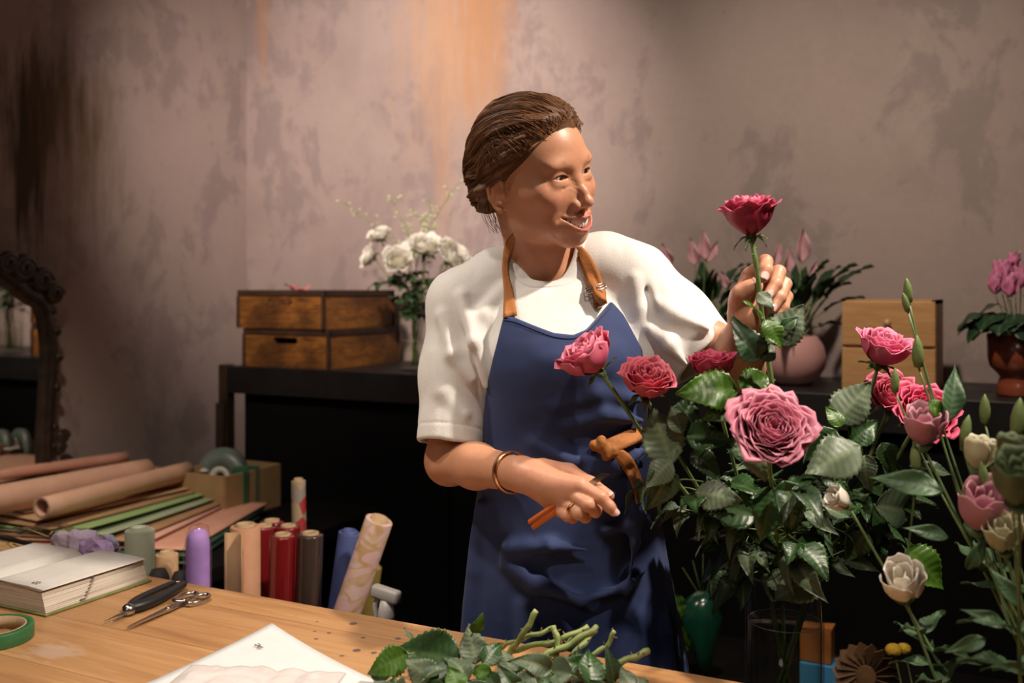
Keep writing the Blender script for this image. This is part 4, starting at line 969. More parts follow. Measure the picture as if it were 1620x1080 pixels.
# anthuriums
ANT = tinted('spathe_pink', .35, trans=.15)
def anthurium(base, label, n_leaf, spathes, seed, z_soil):
    rnd = random.Random(seed); T = thing('anthurium_plant', label, 'plant', base, 0)
    for k in range(n_leaf):
        a = k*2.4+rnd.uniform(-.3, .3); el = rnd.uniform(.1, 1.2); L_ = rnd.uniform(.07, .13); d = Vector((math.cos(a)*math.cos(el), math.sin(a)*math.cos(el), math.sin(el)))
        p0 = Vector((rnd.uniform(-.025, .025), rnd.uniform(-.025, .025), z_soil)); p1 = p0+d*L_+Vector((0, 0, .03)); b = MB(); b.tube(spline([p0[:], ((p0+p1)/2+Vector((0, 0, .012)))[:], p1[:]], 8), .0022, 6); b.obj('leaf_stalk', STEM, T)
        if p1.y+base[1] > 3.0: d = Vector((d.x, -abs(d.y), d.z))
        put('leaf', LM['lance'], T, leaf_M(p1, d+Vector((0, 0, .1)), (0, 0, 1), rnd.uniform(.75, 1.15)))
    for (px, py, y, s, lean) in spathes:
        tip = PY(px, py, y)-Vector(base); p0 = Vector((tip.x*.15, tip.y*.15, z_soil)); b = MB(); b.tube(spline([p0[:], (p0*.4+tip*.6+Vector((0, 0, -.02)))[:], tip[:]], 12), .0020, 6); b.obj('flower_stalk', STEM, T)
        d = cr((lean, -.25, 1)).normalized(); v, f, tt = leaf_mesh(.085*s, .028*s, .9, -.10, 0, rnd, (.82, .45, .50), (.88, .60, .60), 15, 9); tipc = (v[:, 1]/(.085*s))[:, None]; tt = tt*(1-.55*np.clip(tipc-.72, 0, .28)/.28)+np.array((.18, .2, .05))*.55*np.clip(tipc-.72, 0, .28)/.28
        o = mesh('spathe', v, f, ANT, T, tint=tt); o.matrix_local = leaf_M(tip, d, cr((lean*.5, -1, .2)), 1)
        sx = MB(); sx.tube([(0, .004, .004), (0, .02*s, .010), (0, .045*s, .013)], [.003, .0035, .002], 8, tint=(.75, .45, .35)); o2 = sx.obj('spadix', ANT, T); o2.matrix_local = o.matrix_local
    return T
PINKC = principled('pink_ceramic', (.58, .31, .29), .32); PINKC.node_tree.nodes['Principled BSDF'].inputs['Coat Weight'].default_value = .3
soil = noisy('soil', (.015, .010, .007), (.04, .028, .02), .95, 120, bump=.6)
pb = PY(1252, 607, 2.90); pb.z = ZT
T = thing('flower_pot', 'round glossy dusty pink pot behind the held rose', 'pot', pb)
b = MB(); b.lathe([(.0001, 0), (.050, 0), (.075, .018), (.092, .050), (.096, .080), (.088, .112), (.072, .136), (.066, .1395), (.062, .136), (.078, .110), (.086, .08), (.0001, .05)], 56); b.obj('pot_body', PINKC, T)
b = MB(); b.lathe([(.0001, .122), (.066, .122), (.066, .118), (.0001, .118)], 32); b.obj('soil', soil, T)
anthurium((pb.x, pb.y, ZT+.123), 'anthurium with dark lance leaves and pink flowers in the round pink pot', 30, [(1268, 415, 2.90, 1.25, -.05), (1246, 430, 2.88, .9, .0), (1225, 420, 2.95, .9, .15), (1280, 440, 2.92, .7, .3)], 5, 0)
GREY = noisy('grey_ceramic', (.10, .095, .09), (.14, .13, .125), .5, 30)
pb2 = PY(1108, 600, 2.92); pb2.z = ZT
T = thing('flower_pot', 'dark grey pot under the anthurium behind the florist\'s raised arm', 'pot', pb2); b = MB(); b.lathe([(.0001, 0), (.055, 0), (.062, .004), (.078, .125), (.080, .130), (.074, .130), (.070, .11), (.0001, .10)], 40); b.obj('pot_body', GREY, T); b = MB(); b.lathe([(.0001, .118), (.070, .118), (.070, .112), (.0001, .112)], 24); b.obj('soil', soil, T)
anthurium((pb2.x, pb2.y, ZT+.119), 'anthurium with pink flowers growing behind the florist\'s raised arm', 44, [(1100, 420, 2.90, 1.1, -.25), (1115, 412, 2.86, 1.15, -.12), (1118, 415, 2.93, .9, .4), (1062, 418, 2.92, .9, -.5), (1130, 450, 2.86, .6, .0), (1150, 455, 2.90, .7, -.4), (1052, 452, 2.84, .7, .5)], 9, 0)
# drawer box
DW = principled('pine_drawer', (.50, .27, .10), .55); t = NT(DW); g = t.noise(t.coord(scale=(1.2, 1, 12)), 5, 6, .6, .8); t.color(t.ramp(g, [(.3, (.42, .21, .075)), (.7, (.56, .32, .13))])); t.bump(g, .1, .001)
xa = PY(1332, 500, 2.74)[0]; xb = PY(1481, 500, 2.74)[0]; W2 = (xb-xa)/2; T = thing('drawer_box', 'small light pine box with two drawers beside the pink pot', 'drawer box', ((xa+xb)/2, 2.87, ZT)); H = .243
b = MB(); b.box((-W2, -.13, 0), (-W2+.010, .13, H)); b.box((W2-.010, -.13, 0), (W2, .13, H)); b.box((-W2, -.13, H-.010), (W2, .13, H)); b.box((-W2, -.13, 0), (W2, .13, .010)); b.box((-W2+.01, .12, .01), (W2-.01, .13, H-.01)); b.box((-W2+.01, -.125, H/2-.003), (W2-.01, .12, H/2+.003)); b.obj('carcass', DW, T, False)
kn_ = principled('knob_wood', (.50, .30, .14), .4)
for k in range(2):
    z0 = .002+k*(H/2); b = MB(); b.box((-W2+.0015, -.136, z0+.002), (W2-.0015, -.118, z0+H/2-.006), bev=.0015); b.box((-W2+.014, -.118, z0+.014), (W2-.014, .10, z0+H/2-.025)); d = b.obj('drawer', DW, T, False)
    b = MB(); b.lathe([(.0001, 0), (.004, 0), (.004, .008), (.009, .012), (.010, .018), (.006, .023), (.0001, .024)], 20, Matrix.Translation((.0, -.136, z0+H/4)) @ Matrix.Rotation(math.pi/2, 4, 'X')); b.obj('knob', kn_, d)
# cyclamen
TER = principled('glazed_terracotta', (.25, .060, .028), .25); TER.node_tree.nodes['Principled BSDF'].inputs['Coat Weight'].default_value = .5
pc = PY(1612, 624, 2.84); pc.z = ZT
T = thing('flower_pot', 'glossy terracotta footed pot at the right end of the shelf', 'pot', pc)
b = MB(); b.lathe([(.0001, 0), (.050, 0), (.054, .006), (.050, .030), (.044, .048), (.050, .056), (.068, .075), (.074, .10), (.075, .155), (.071, .158), (.068, .15), (.066, .10), (.0001, .08)], 48); b.obj('pot_body', TER, T); b = MB(); b.lathe([(.0001, .142), (.068, .142), (.068, .138), (.0001, .138)], 24); b.obj('soil', soil, T)
CY = thing('cyclamen_plant', 'cyclamen with pink upswept flowers and round dark leaves in the terracotta pot', 'plant', (pc.x, pc.y, ZT+.143)); rnd = random.Random(8)
for k in range(34):
    a = k*2.4; rr = .02+.075*math.sqrt((k+1)/34); z = .120-.75*rr+rnd.uniform(-.035, .030); p1 = Vector((rr*math.cos(a), rr*math.sin(a)*.9, z)); b = MB(); b.tube(spline([(p1.x*.2, p1.y*.2, 0), (p1.x*.6, p1.y*.6, z*.8), p1[:]], 7), .0016, 5); b.obj('leaf_stalk', STEM, CY)
    put('leaf', LM['round'], CY, leaf_M(p1, (math.cos(a), math.sin(a), -.35), (0, 0, 1), rnd.uniform(.85, 1.25)))
for (px, py, y, s) in [(1575, 435, 2.82, 1.0), (1590, 418, 2.86, 1.1), (1598, 440, 2.78, 1.1), (1580, 412, 2.90, .9), (1615, 425, 2.82, 1.0), (1604, 398, 2.88, .9), (1632, 415, 2.84, 1)]:
    q = PY(px, py+30, y)-Vector((pc.x, pc.y, ZT+.143)); b = MB(); b.tube(spline([(q.x*.2, q.y*.2, 0), (q.x*.7, q.y*.7, q.z*.6), (q.x, q.y-.006, q.z-.004), q[:]], 12), .0015, 6); b.obj('flower_stalk', STEM, CY); fl = MB()
    for k in range(5):
        a = k*1.2566+rnd.uniform(-.2, .2); s *= 1.0; v, f, tt = leaf_mesh(.056*s, .034*s, .5, -.25, 0, rnd, (.72, .22, .40), (.80, .36, .50), 11, 7); M = leaf_M(q+Vector((math.cos(a), math.sin(a), 0))*.004, (math.cos(a)*.45, math.sin(a)*.45, .9), (-math.cos(a), -math.sin(a), .4), 1); fl.add([(M @ Vector(w_))[:] for w_ in v], f, tt)
    fl.obj('flower', ANT, CY)
# ---------------------------------------------------------------- carved mirror on the left wall
XM = WL+.05
def MP(px, py): return PX(px, py, XM)
mw = noisy('carved_dark_wood', (.012, .007, .005), (.045, .026, .015), .45, 30, bump=.4)
cpx = [(-40, 440), (-10, 428), (12, 440), (38, 462), (62, 478), (72, 510), (77, 560), (74, 620), (70, 700), (72, 760), (80, 840), (78, 900)]
base = [MP(x, y) for x, y in cpx]; yc = base[0].y-.30; MT = thing('mirror', 'tall mirror in a carved dark wooden frame against the left wall', 'mirror', (XM, yc, .30))
half = [Vector((0, q.y-yc, q.z-.30)) for q in base]; bot = [Vector((0, half[-1].y-.06, .12)), Vector((0, half[-1].y-.22, .03)), Vector((0, 0, 0.02))]; top = [Vector((0, 0, half[0].z+.03))]
path = top+half+bot; full = path+[Vector((0, -q.y, q.z)) for q in path[-2:0:-1]]; sp = spline([q[:] for q in full+[full[0]]], 160)
b = MB(); b.tube(sp, .034, 12, False, up=(1, 0, 0), flat=.7); b.tube(sp*[1, 1, 1]+[.018, 0, 0], .010, 8, False, up=(1, 0, 0))
def offs(s_, k):                                        # a bead of carving outward of the frame
    d = np.gradient(sp, axis=0); d /= np.linalg.norm(d, axis=1)[:, None]; n_ = np.cross(d, [1, 0, 0]); return sp+n_*k
inn = offs(sp, 0); cen = sp.mean(0)
for sgn in (1,):
    for i in range(0, 160, 2):
        v = sp[i]-cen; v /= np.linalg.norm(v); q = sp[i]+v*.026+np.array([.012, 0, 0]); bm = bmesh.new(); bmesh.ops.create_icosphere(bm, subdivisions=2, radius=.012+.006*math.sin(i*1.7)); bm.verts.index_update(); b.add([(w_.co+Vector(q))[:] for w_ in bm.verts], [[w_.index for w_ in f.verts] for f in bm.faces]); bm.free()
b.obj('carved_frame', mw, MT); sc_ = MB()
for (px, py, r_) in [(30, 426, .040), (60, 444, .036), (5, 418, .034), (80, 465, .030), (93, 690, .022), (90, 708, .018)]:
    for sg in (1, -1):
        q = MP(px, py)-Vector((XM, yc, .30)); q.y *= sg; a = np.linspace(0, 4.2*math.pi, 46); rr = r_*(1-a/(4.9*math.pi)); pts = np.stack([np.full(46, .022), q.y+rr*np.cos(a), q.z+rr*np.sin(a)], 1); sc_ = MB(); sc_.tube(pts, np.linspace(.012, .016, 46)*r_/.036, 8); sc_.obj('scroll', mw, MT)
MIR = principled('mirror_glass', (.85, .82, .78), .03, 1); gl = sp[:-1]; c_ = gl.mean(0); vs = [c_.tolist()]+gl.tolist(); n = len(gl); vs = np.array(vs); vs[:, 0] = .002; vs2 = vs.copy(); vs2[:, 0] = -.006; fs = [(0, i+1, (i+1) % n+1) for i in range(n)]; fs = fs+[tuple(n+1+i for i in f[::-1]) for f in fs]+[(i+1, n+2+i, n+2+(i+1) % n, (i+1) % n+1) for i in range(n)]
mesh('mirror_glass', np.concatenate([vs, vs2]), fs, MIR, MT, False)
# ---------------------------------------------------------------- low bench with wrapping paper
dk = noisy('dark_bench', (.003, .0027, .0025), (.006, .005, .0045), .9, 10); dk.node_tree.nodes['Principled BSDF'].inputs['Specular IOR Level'].default_value = .1
BN = thing('low_bench', 'dark low bench against the left wall under the stack of wrapping paper', 'bench', (-2.28, 2.00, 0))
b = MB(); b.box((-.54, -.66, .66), (.47, .66, .70), bev=.004); b.obj('bench_top', dk, BN, False)
for x in (-.48, .44):
    for y in (-.60, .60): b = MB(); b.box((x-.03, y-.03, 0), (x+.03, y+.03, .66)); b.obj('leg', dk, BN, False)
def papermat(name, a, b_, rough=.7): return noisy(name, a, b_, rough, 25, bump=.08)
PM = {'peach': papermat('peach_paper', (.56, .32, .215), (.62, .37, .25)), 'salmon': papermat('salmon_paper', (.60, .29, .20), (.66, .34, .24)), 'kraft': papermat('kraft_paper', (.34, .19, .09), (.42, .245, .125)),
      'green': papermat('pale_green_paper', (.30, .36, .22), (.37, .43, .28)), 'lime': papermat('lime_paper', (.26, .38, .14), (.32, .45, .18)), 'dark': papermat('dark_green_paper', (.02, .05, .03), (.04, .08, .05)),
      'sage': papermat('sage_paper', (.36, .38, .27), (.42, .44, .32)), 'tan': papermat('tan_paper', (.50, .30, .15), (.56, .35, .19)), 'pink': papermat('pink_paper', (.66, .36, .27), (.70, .41, .31))}
z = .7015
def sheet(mat, label, A, B_, L_, z, warp, seed, th=.0022, curl=0):
    """A, B_: photo pixels of the right-hand edge (far, near); the sheet runs L_ to the left of it"""
    a, b_ = PT(A[0], A[1], z), PT(B_[0], B_[1], z); rnd = random.Random(seed); e = b_-a; n = Vector((-e.y, e.x, 0)).normalized()
    if n.x > 0: n = -n
    nu, nv = 22, 18; G = np.zeros((nu, nv, 3)); ph = rnd.uniform(0, 6); ctr = (a+b_)/2+n*L_/2
    for i in range(nu):
        for j in range(nv):
            u, v = i/(nu-1), j/(nv-1); q = a+e*u+n*L_*v; q.z = z+warp*(.5+.5*math.sin(u*3+v*2.2+ph))*(1-v)**2+warp*.5*(.5+.5*math.sin(v*5+ph*2))+curl*max(0, 1-v*6)**2*(u**2)
            q.x = max(q.x, WL+.012+.0004*seed); q.y = min(q.y, WB-.02); G[i, j] = q-Vector((ctr.x, ctr.y, z))
    v_, fs = solid_grid(G, th); o = mesh('paper_sheet', v_, fs, mat, None, loc=(ctr.x, ctr.y, z)); tag(o, label, 'wrapping paper', 'flat wrapping paper stacked on the low bench'); return o
SH = [('dark', 'dark green sheet at the very bottom of the paper stack', (412, 818), (300, 892), .62, .004), ('green', 'pale green sheet second from the bottom of the paper stack', (418, 806), (296, 884), .66, .004), ('dark', 'thin dark green sheet under the widest salmon sheet', (421, 802), (302, 880), .64, .003),
      ('salmon', 'wide salmon pink sheet whose corner sticks out furthest right', (425, 796), (296, 870), .70, .006), ('pink', 'light pink sheet lying on the wide salmon sheet', (392, 782), (230, 862), .66, .010), ('kraft', 'brown kraft sheet under the pale green edges', (396, 778), (205, 858), .60, .008),
      ('green', 'pale green sheet with its right corner turned up', (398, 770), (170, 852), .55, .010), ('lime', 'lime green sheet with a curled edge in the middle of the stack', (372, 770), (130, 846), .50, .012), ('kraft', 'kraft sheet above the lime green sheet', (360, 766), (80, 838), .48, .010),
      ('tan', 'tan sheet under the peach rolls', (352, 762), (60, 826), .46, .010), ('peach', 'peach sheet on top of the stack reaching to the wooden box', (345, 756), (40, 812), .45, .012)]
for k, (mk, lab, A, B_, L_, wp) in enumerate(SH):
    z += .0085; sheet(PM[mk], lab, A, B_, L_, z, wp*.35, k+1, curl=.012 if k in (6, 7) else 0)
zt = z+.008
def roll(name, label, p0, p1, r, mat, flap=0, core=None, cat='paper roll', group=None, wall=.002, loose=.0):
    p0, p1 = Vector(p0), Vector(p1); T = thing(name, label, cat, p0, 0, group); d = p1-p0; L_ = d.length; M = basis(d).to_4x4(); n = 40
    ri = r*.72; N = 90; A = np.linspace(0, 2*math.pi*2.6, N); R_ = np.linspace(ri, r, N); G = np.zeros((N, 10, 3))   # a spiral of paper
    for i in range(N):
        for j in range(10): G[i, j] = (R_[i]*math.cos(A[i]), R_[i]*math.sin(A[i]), L_*j/9*(1+.0*i))
    v, fs = solid_grid(G, wall); o = mesh('rolled_paper', v, fs, mat, T); o.matrix_local = M
    if flap:
        G = np.zeros((10, 10, 3)); a = A[-1]
        for i in range(10):
            for j in range(10): G[i, j] = (r*math.cos(a)-math.sin(a)*flap*i/9, r*math.sin(a)+math.cos(a)*flap*i/9, L_*j/9)
        v, fs = solid_grid(G, wall); o = mesh('loose_flap', v, fs, mat, T); o.matrix_local = M
    if core: b = MB(); b.lathe([(ri-.001, 0), (ri-.001, L_+.001), (ri-.006, L_+.001), (ri-.006, 0)], 32, M, closed=True); b.obj('core', core, T)
    return T
rA0, rA1 = PT(-60, 800, zt+.042), PT(232, 745, zt+.042); roll('paper_roll', 'thick peach paper roll lying at the back of the paper stack', rA0, rA1, .040, PM['peach'], group='peach rolls on the paper stack')
rB0, rB1 = PT(66, 803, zt+.031), PT(296, 744, zt+.031); roll('paper_roll', 'peach paper roll with its open end facing the worktable', rB0, rB1, .029, PM['peach'], group='peach rolls on the paper stack')
rC0, rC1 = PT(-10, 752, zt+.02), PT(200, 722, zt+.02); roll('paper_roll', 'narrow pink paper roll behind the two peach rolls', rC0, rC1, .018, PM['salmon'], group='peach rolls on the paper stack')
# wooden tray box with tape spools
KB = papermat('pale_wood', (.36, .22, .10), (.42, .27, .13)); bx0, bx1 = PT(338, 792, .715), PT(420, 792, .715); T = thing('wooden_box', 'pale plywood box at the back right of the paper stack', 'box', (P(360, 780, 3.16).x, P(360, 780, 3.16).y, .7015))
wx, hb = .105, .135
b = MB()
for s in (-1, 1): b.box((s*wx-.004, -.125, 0), (s*wx+.004, .125, hb)); b.box((-wx, s*.125-.004, 0), (wx, s*.125+.004, hb))
b.box((-wx, -.125, 0), (wx, .125, .006)); b.obj('box_body', KB, T, False); bt = Vector(T.location)
SPG = noisy('spool_grey_green', (.13, .17, .15), (.18, .22, .19), .4, 40); WHT = principled('white_card', (.62, .58, .54), .6)
for k, (dx, dz, lab) in enumerate(((-.045, .11, 'grey green ribbon spool with white centre standing in the plywood box'), (-.085, .10, 'grey green ribbon spool at the left, behind the other spool in the plywood box'))):
    S_ = thing('ribbon_spool', lab, 'ribbon spool', (bt.x+dx, bt.y+.02+.05*k, .7085), 0, 'ribbon spools in the plywood box'); M = Matrix.Translation((0, 0, .088)) @ Matrix.Rotation(math.pi/2-.12, 4, 'X') @ Matrix.Rotation(.25, 4, 'Y')
    b = MB(); b.lathe([(.035, -.012), (.086, -.012), (.086, .012), (.035, .012)], 48, M, closed=True); b.obj('ribbon', SPG, S_); b = MB(); b.lathe([(.018, -.013), (.036, -.0135), (.036, .0135), (.018, .013)], 32, M, closed=True); b.obj('spool_core', WHT, S_)
b = MB(); rg = random.Random(2)
for k in range(6): x0 = rg.uniform(.025, .045); b.box((x0, -.05+.014*k, .003), (x0+.05, -.045+.014*k, .140), bev=.001)
o = b.obj('ribbon_card', papermat('green_card', (.02, .10, .05), (.03, .14, .07)), None, False, loc=(bt.x+.02, bt.y, .705)); tag(o, 'dark green ribbon cards standing in the plywood box', 'ribbon', None, 'stuff')
tg = PT(322, 748, zt+.004); G = np.zeros((8, 6, 3))
for i in range(8):
    for j in range(6): G[i, j] = (i*.009-.03, j*.012-.03, .004+.035*max(0, 1-abs(i-4)/3)*(j/5))
v, fs = solid_grid(G, .0012); o = mesh('paper_scrap', v, fs, WHT, None, loc=(tg.x, tg.y, zt+.012)); tag(o, 'small folded white scrap on top of the peach paper by the plywood box', 'paper')
# ---------------------------------------------------------------- upright rolls standing behind the worktable
GLOSS = {}
def gloss(name, col, col2, rough=.18):
    m = noisy(name, col, col2, rough, 18, (1, 1, .15)); m.node_tree.nodes['Principled BSDF'].inputs['Coat Weight'].default_value = 1; return m
CARD = noisy('card_core', (.42, .28, .16), (.50, .34, .20), .8, 60)
def upright(name, label, px, py, d, r, mat, lean=(0, 0), kind='open', group='upright rolls behind the worktable', core=CARD, cat='paper roll', film=None, foot=0.0):
    top = P(px, py, d); T = thing(name, label, cat, (top.x-lean[0], top.y-lean[1], foot), 0, group); v = Vector((lean[0], lean[1], top.z-foot)); L_ = v.length; M = basis(v).to_4x4(); b = MB()
    if kind == 'open': b.lathe([(r*.62, .002), (r, .002), (r, L_-.001), (r*.97, L_), (r*.62, L_)], 40, M, closed=True); b.obj('wound_paper', mat, T); c_ = MB(); c_.lathe([(r*.50, .003), (r*.62, .003), (r*.62, L_+.006), (r*.50, L_+.006)], 32, M, closed=True); c_.obj('card_core', core, T)
    elif kind == 'solid': b.lathe([(.0001, .002), (r, .002), (r, L_-.004), (r*.97, L_-.001), (r*.6, L_)], 40, M); b.obj('wound_film', mat, T); c_ = MB(); c_.lathe([(r*.40, L_-.03), (r*.62, L_-.03), (r*.62, L_+.004), (r*.40, L_+.004)], 32, M, closed=True); c_.obj('card_core', core, T)
    elif kind == 'domed':
        prof = [(.0001, .002), (r, .002), (r*1.02, L_*.5), (r, L_-.035), (r*.93, L_-.018), (r*.62, L_-.003), (.0001, L_)]; b.lathe(prof, 40, M); b.obj('wound_paper', mat, T)
        if film:
            f = MB(); f.lathe([(r*1.05, .01), (r*1.06, L_*.5), (r*1.08, L_-.04), (r*1.0, L_-.012), (r*.70, L_+.004), (r*.2, L_+.010), (.0001, L_+.006)], 48, M); o = f.obj('clear_film', film, T)
            rr = np.random.RandomState(3); co = np.array([v_.co[:] for v_ in o.data.vertices]); nz = vnoise(co*120)*.006*np.clip((co[:, 2]-(L_-.13))/.1, .1, 1); cd = co-np.array([0, 0, 1])*co[:, 2:3]; cd /= np.linalg.norm(cd, axis=1)[:, None]+1e-9; co += cd*nz[:, None]; o.data.vertices.foreach_set('co', co.ravel())
    return T
FILM = glass('cellophane', (1, .97, 1), .05, 1.25); LIL = papermat('lilac_paper', (.40, .24, .60), (.48, .30, .68))
upright('paper_roll', 'sage green paper roll with dented top behind the notebook', 221, 838, 1.98, .0285, PM['sage'], kind='open', core=PM['sage'])
upright('paper_roll', 'short kraft roll between the sage green roll and the lilac roll', 264, 876, 2.10, .023, PM['tan'], kind='open')
upright('paper_roll', 'short charcoal roll in front of the kraft roll', 251, 898, 1.96, .022, papermat('charcoal_paper', (.035, .03, .03), (.05, .045, .045)), kind='domed')
upright('paper_roll', 'short charcoal roll leaning by the lilac roll', 285, 902, 2.04, .020, papermat('charcoal_paper_b', (.035, .03, .03), (.05, .045, .045)), kind='domed')
upright('paper_roll', 'lilac paper roll wrapped in shiny clear film', 313, 836, 2.02, .0235, LIL, kind='domed', film=FILM)
upright('paper_roll', 'peach embossed paper roll with open top', 388, 832, 2.08, .031, papermat('peach_embossed', (.52, .26, .14), (.60, .32, .19)), kind='open')
fl_ = P(366, 840, 2.06); G = np.zeros((10, 8, 3))
for i in range(10):
    for j in range(8): G[i, j] = (.045*j/7, .012*math.sin(j/7*3), fl_.z*i/9)
v, fs = solid_grid(G, .0015); o = mesh('paper_roll', v, fs, PM['tan'], None, loc=(fl_.x, fl_.y-.02, .001)); tag(o, 'loose tan paper sheet standing against the peach embossed roll', 'wrapping paper')
RED = gloss('red_film', (.14, .006, .008), (.22, .012, .014)); BRN = gloss('brown_film', (.040, .026, .020), (.065, .042, .032))
upright('film_roll', 'dark red film roll directly right of the peach roll', 418, 832, 2.24, .027, RED, (.0, 0), 'solid', 'dark red film rolls', cat='film roll'); upright('film_roll', 'dark red film roll at the back, topmost of the red ones', 430, 824, 2.34, .028, RED, (.0, 0), 'solid', 'dark red film rolls', cat='film roll')
upright('film_roll', 'dark red film roll at the back right beside the brown roll', 456, 832, 2.24, .026, RED, (.0, 0), 'solid', 'dark red film rolls', cat='film roll'); upright('film_roll', 'dark red film roll in front of the other red rolls', 447, 846, 2.11, .026, RED, (.03, .0), 'solid', 'dark red film rolls', cat='film roll')
upright('film_roll', 'dark brown clear film roll with pale wooden core', 491, 844, 2.12, .028, BRN, (.035, 0), 'solid', cat='film roll')
BLUE = papermat('blue_paper', (.055, .075, .22), (.08, .105, .28)); upright('paper_roll', 'slim blue paper roll leaning behind the floral roll', 553, 842, 2.16, .024, BLUE, (.13, .02), 'open', core=BLUE)
FLR = principled('floral_paper', (.6, .4, .35), .5); t = NT(FLR); vo = t.new('ShaderNodeTexNoise'); vo.inputs['Scale'].default_value = 9; vo.inputs['Detail'].default_value = 1; vo.inputs['Distortion'].default_value = 3.2; t.link(t.coord(), vo.inputs['Vector'])
cc = t.ramp(vo.outputs['Fac'], [(.42, (.60, .38, .35)), (.47, (.46, .27, .12)), (.53, (.48, .30, .14)), (.58, (.60, .40, .37))]); t.color(t.mix(t.ramp(t.noise(t.coord(), 22, 3), [(.45, (0, 0, 0)), (.6, (.4, .4, .4))]), cc, (.68, .50, .42)))
upright('paper_roll', 'floral patterned pink and gold paper roll leaning right', 600, 822, 2.06, .029, FLR, (.34, .05), 'open')
upright('paper_roll', 'gold paper roll leaning behind the floral roll', 590, 895, 2.14, .020, gloss('gold_paper', (.28, .20, .05), (.38, .28, .08), .3), (.13, .0), 'solid')
PRN = principled('printed_paper', (.4, .3, .2), .5); t = NT(PRN); vo = t.new('ShaderNodeTexVoronoi'); vo.inputs['Scale'].default_value = 30; t.link(t.coord(), vo.inputs['Vector']); sp_ = t.new('ShaderNodeSeparateColor'); t.link(vo.outputs['Color'], sp_.inputs[0])
t.color(t.ramp(sp_.outputs[0], [(0, (.40, .30, .18)), (.35, (.30, .24, .20)), (.5, (.35, .03, .03)), (.65, (.03, .20, .06)), (.8, (.42, .34, .24))], 'CONSTANT')); upright('paper_roll', 'slim printed paper roll standing tallest behind the red rolls', 472, 760, 2.40, .017, PRN, (-.02, 0), 'open')
# spray bottle
WP = principled('white_plastic', (.62, .58, .55), .35); sb = P(611, 932, 1.93); T = thing('spray_bottle', 'white trigger spray bottle behind the table right of the rolls', 'spray bottle', (sb.x, sb.y, 0.50)); hz = sb.z-.50
b = MB(); b.lathe([(.0001, 0), (.030, 0), (.034, .01), (.034, hz-.13), (.028, hz-.10), (.013, hz-.07), (.013, hz-.045)], 32); b.obj('bottle', WP, T); b = MB(); b.box((-.030, -.011, -.022), (.032, .011, .004), Matrix.Translation((0, 0, hz)) @ Matrix.Rotation(.14, 4, 'Y'), bev=.006); b.lathe([(.0155, hz-.062), (.0165, hz-.050), (.0155, hz-.040), (.011, hz-.02)], 24); b.obj('spray_head', WP, T)
b = MB(); b.tube(spline([(-.018, 0, hz-.015), (-.026, 0, hz-.035), (-.024, 0, hz-.060), (-.030, 0, hz-.075)], 12), [.005]*6+[.004]*6, 8); b.obj('trigger', WP, T)
# crate that carries the bottle (behind the table edge)
b = MB(); b.box((sb.x-.15, sb.y-.12, 0), (sb.x+.15, sb.y+.15, .50), bev=.004); o = b.obj('storage_box', dk, None, False); tag(o, 'dark storage box under the white spray bottle', 'box')
# clear bag, lilac tissue, cable at the table's far left edge
bc = P(72, 872, 1.95); rnd = random.Random(6); bm = bmesh.new(); bmesh.ops.create_icosphere(bm, subdivisions=5, radius=1)
co = np.array([v.co[:] for v in bm.verts]); co *= 1+.22*vnoise(co*3.1+4)[:, None]+.10*vnoise(co*8)[:, None]+.04*np.abs(vnoise(co*19))[:, None]; co *= [.15, .09, .045]
bm.verts.index_update(); bagm = glass('plastic_bag', (.9, .88, .85), .12, 1.2); o = mesh('plastic_bag', co+[0, 0, 0], [[v.index for v in f.verts] for f in bm.faces], bagm, None, loc=bc); bm.free(); tag(o, 'crinkled clear plastic bag behind the notebook at the left edge', 'plastic bag')
tw = MB()
for k in range(26): a = Vector((rnd.uniform(-.14, .12), rnd.uniform(-.05, .05), rnd.uniform(-.025, .02))); tw.tube([a, a+Vector((rnd.uniform(-.06, .06), rnd.uniform(-.03, .03), rnd.uniform(-.02, .02)))], .0015, 5, tint=(.5, .36, .2))
o = tw.obj('dried_twigs', noisy('straw', (.20, .13, .06), (.40, .28, .14), .7, 50), None, loc=bc); tag(o, 'tan dried twigs inside the clear plastic bag', 'twigs', None, 'stuff')
bsh = MB(); sb0 = P(60, 880, 1.95); bsh.box((bc.x-.30, bc.y-.12, .66), (bc.x+.06, bc.y+.12, bc.z-.035), bev=.004); o = bsh.obj('storage_box', KB, None, False); tag(o, 'plain wooden box under the clear plastic bag', 'box')
bsl = MB(); bsl.box((bc.x-.28, bc.y-.10, 0), (bc.x+.22, bc.y+.10, .66)); 
o = bsl.obj('storage_crate', dk, None, False); tag(o, 'dark crate under the plain wooden box', 'crate')
for k, (px, py, d, s, colr, lab) in enumerate(((118, 872, 1.93, .055, (.50, .40, .55), 'pale lilac tissue paper behind the notebook'), (168, 868, 1.98, .035, (.26, .24, .38), 'grey violet tissue paper beside the sage green roll'), (150, 872, 1.88, .034, (.52, .36, .66), 'shiny lilac film bundle in front of the tissue'))):
    q = P(px, py, d); bm = bmesh.new(); bmesh.ops.create_icosphere(bm, subdivisions=3, radius=1); co = np.array([v.co[:] for v in bm.verts]); co *= 1+.30*vnoise(co*2.0+k*7)[:, None]-.25*np.abs(vnoise(co*5.2+k))[:, None]; co *= [s*1.15, s*.6, s*.8]; bm.verts.index_update()
    o = mesh('tissue_paper', co, [[v.index for v in f.verts] for f in bm.faces], noisy('tissue_%s' % 'abc'[k], colr, tuple(min(1, c*1.15) for c in colr), .3 if k == 2 else .75, 30, bump=.2), None, False, loc=(q.x, q.y, q.z)); bm.free(); tag(o, lab, 'tissue paper')
BLK = principled('black_rubber', (.012, .012, .014), .45)
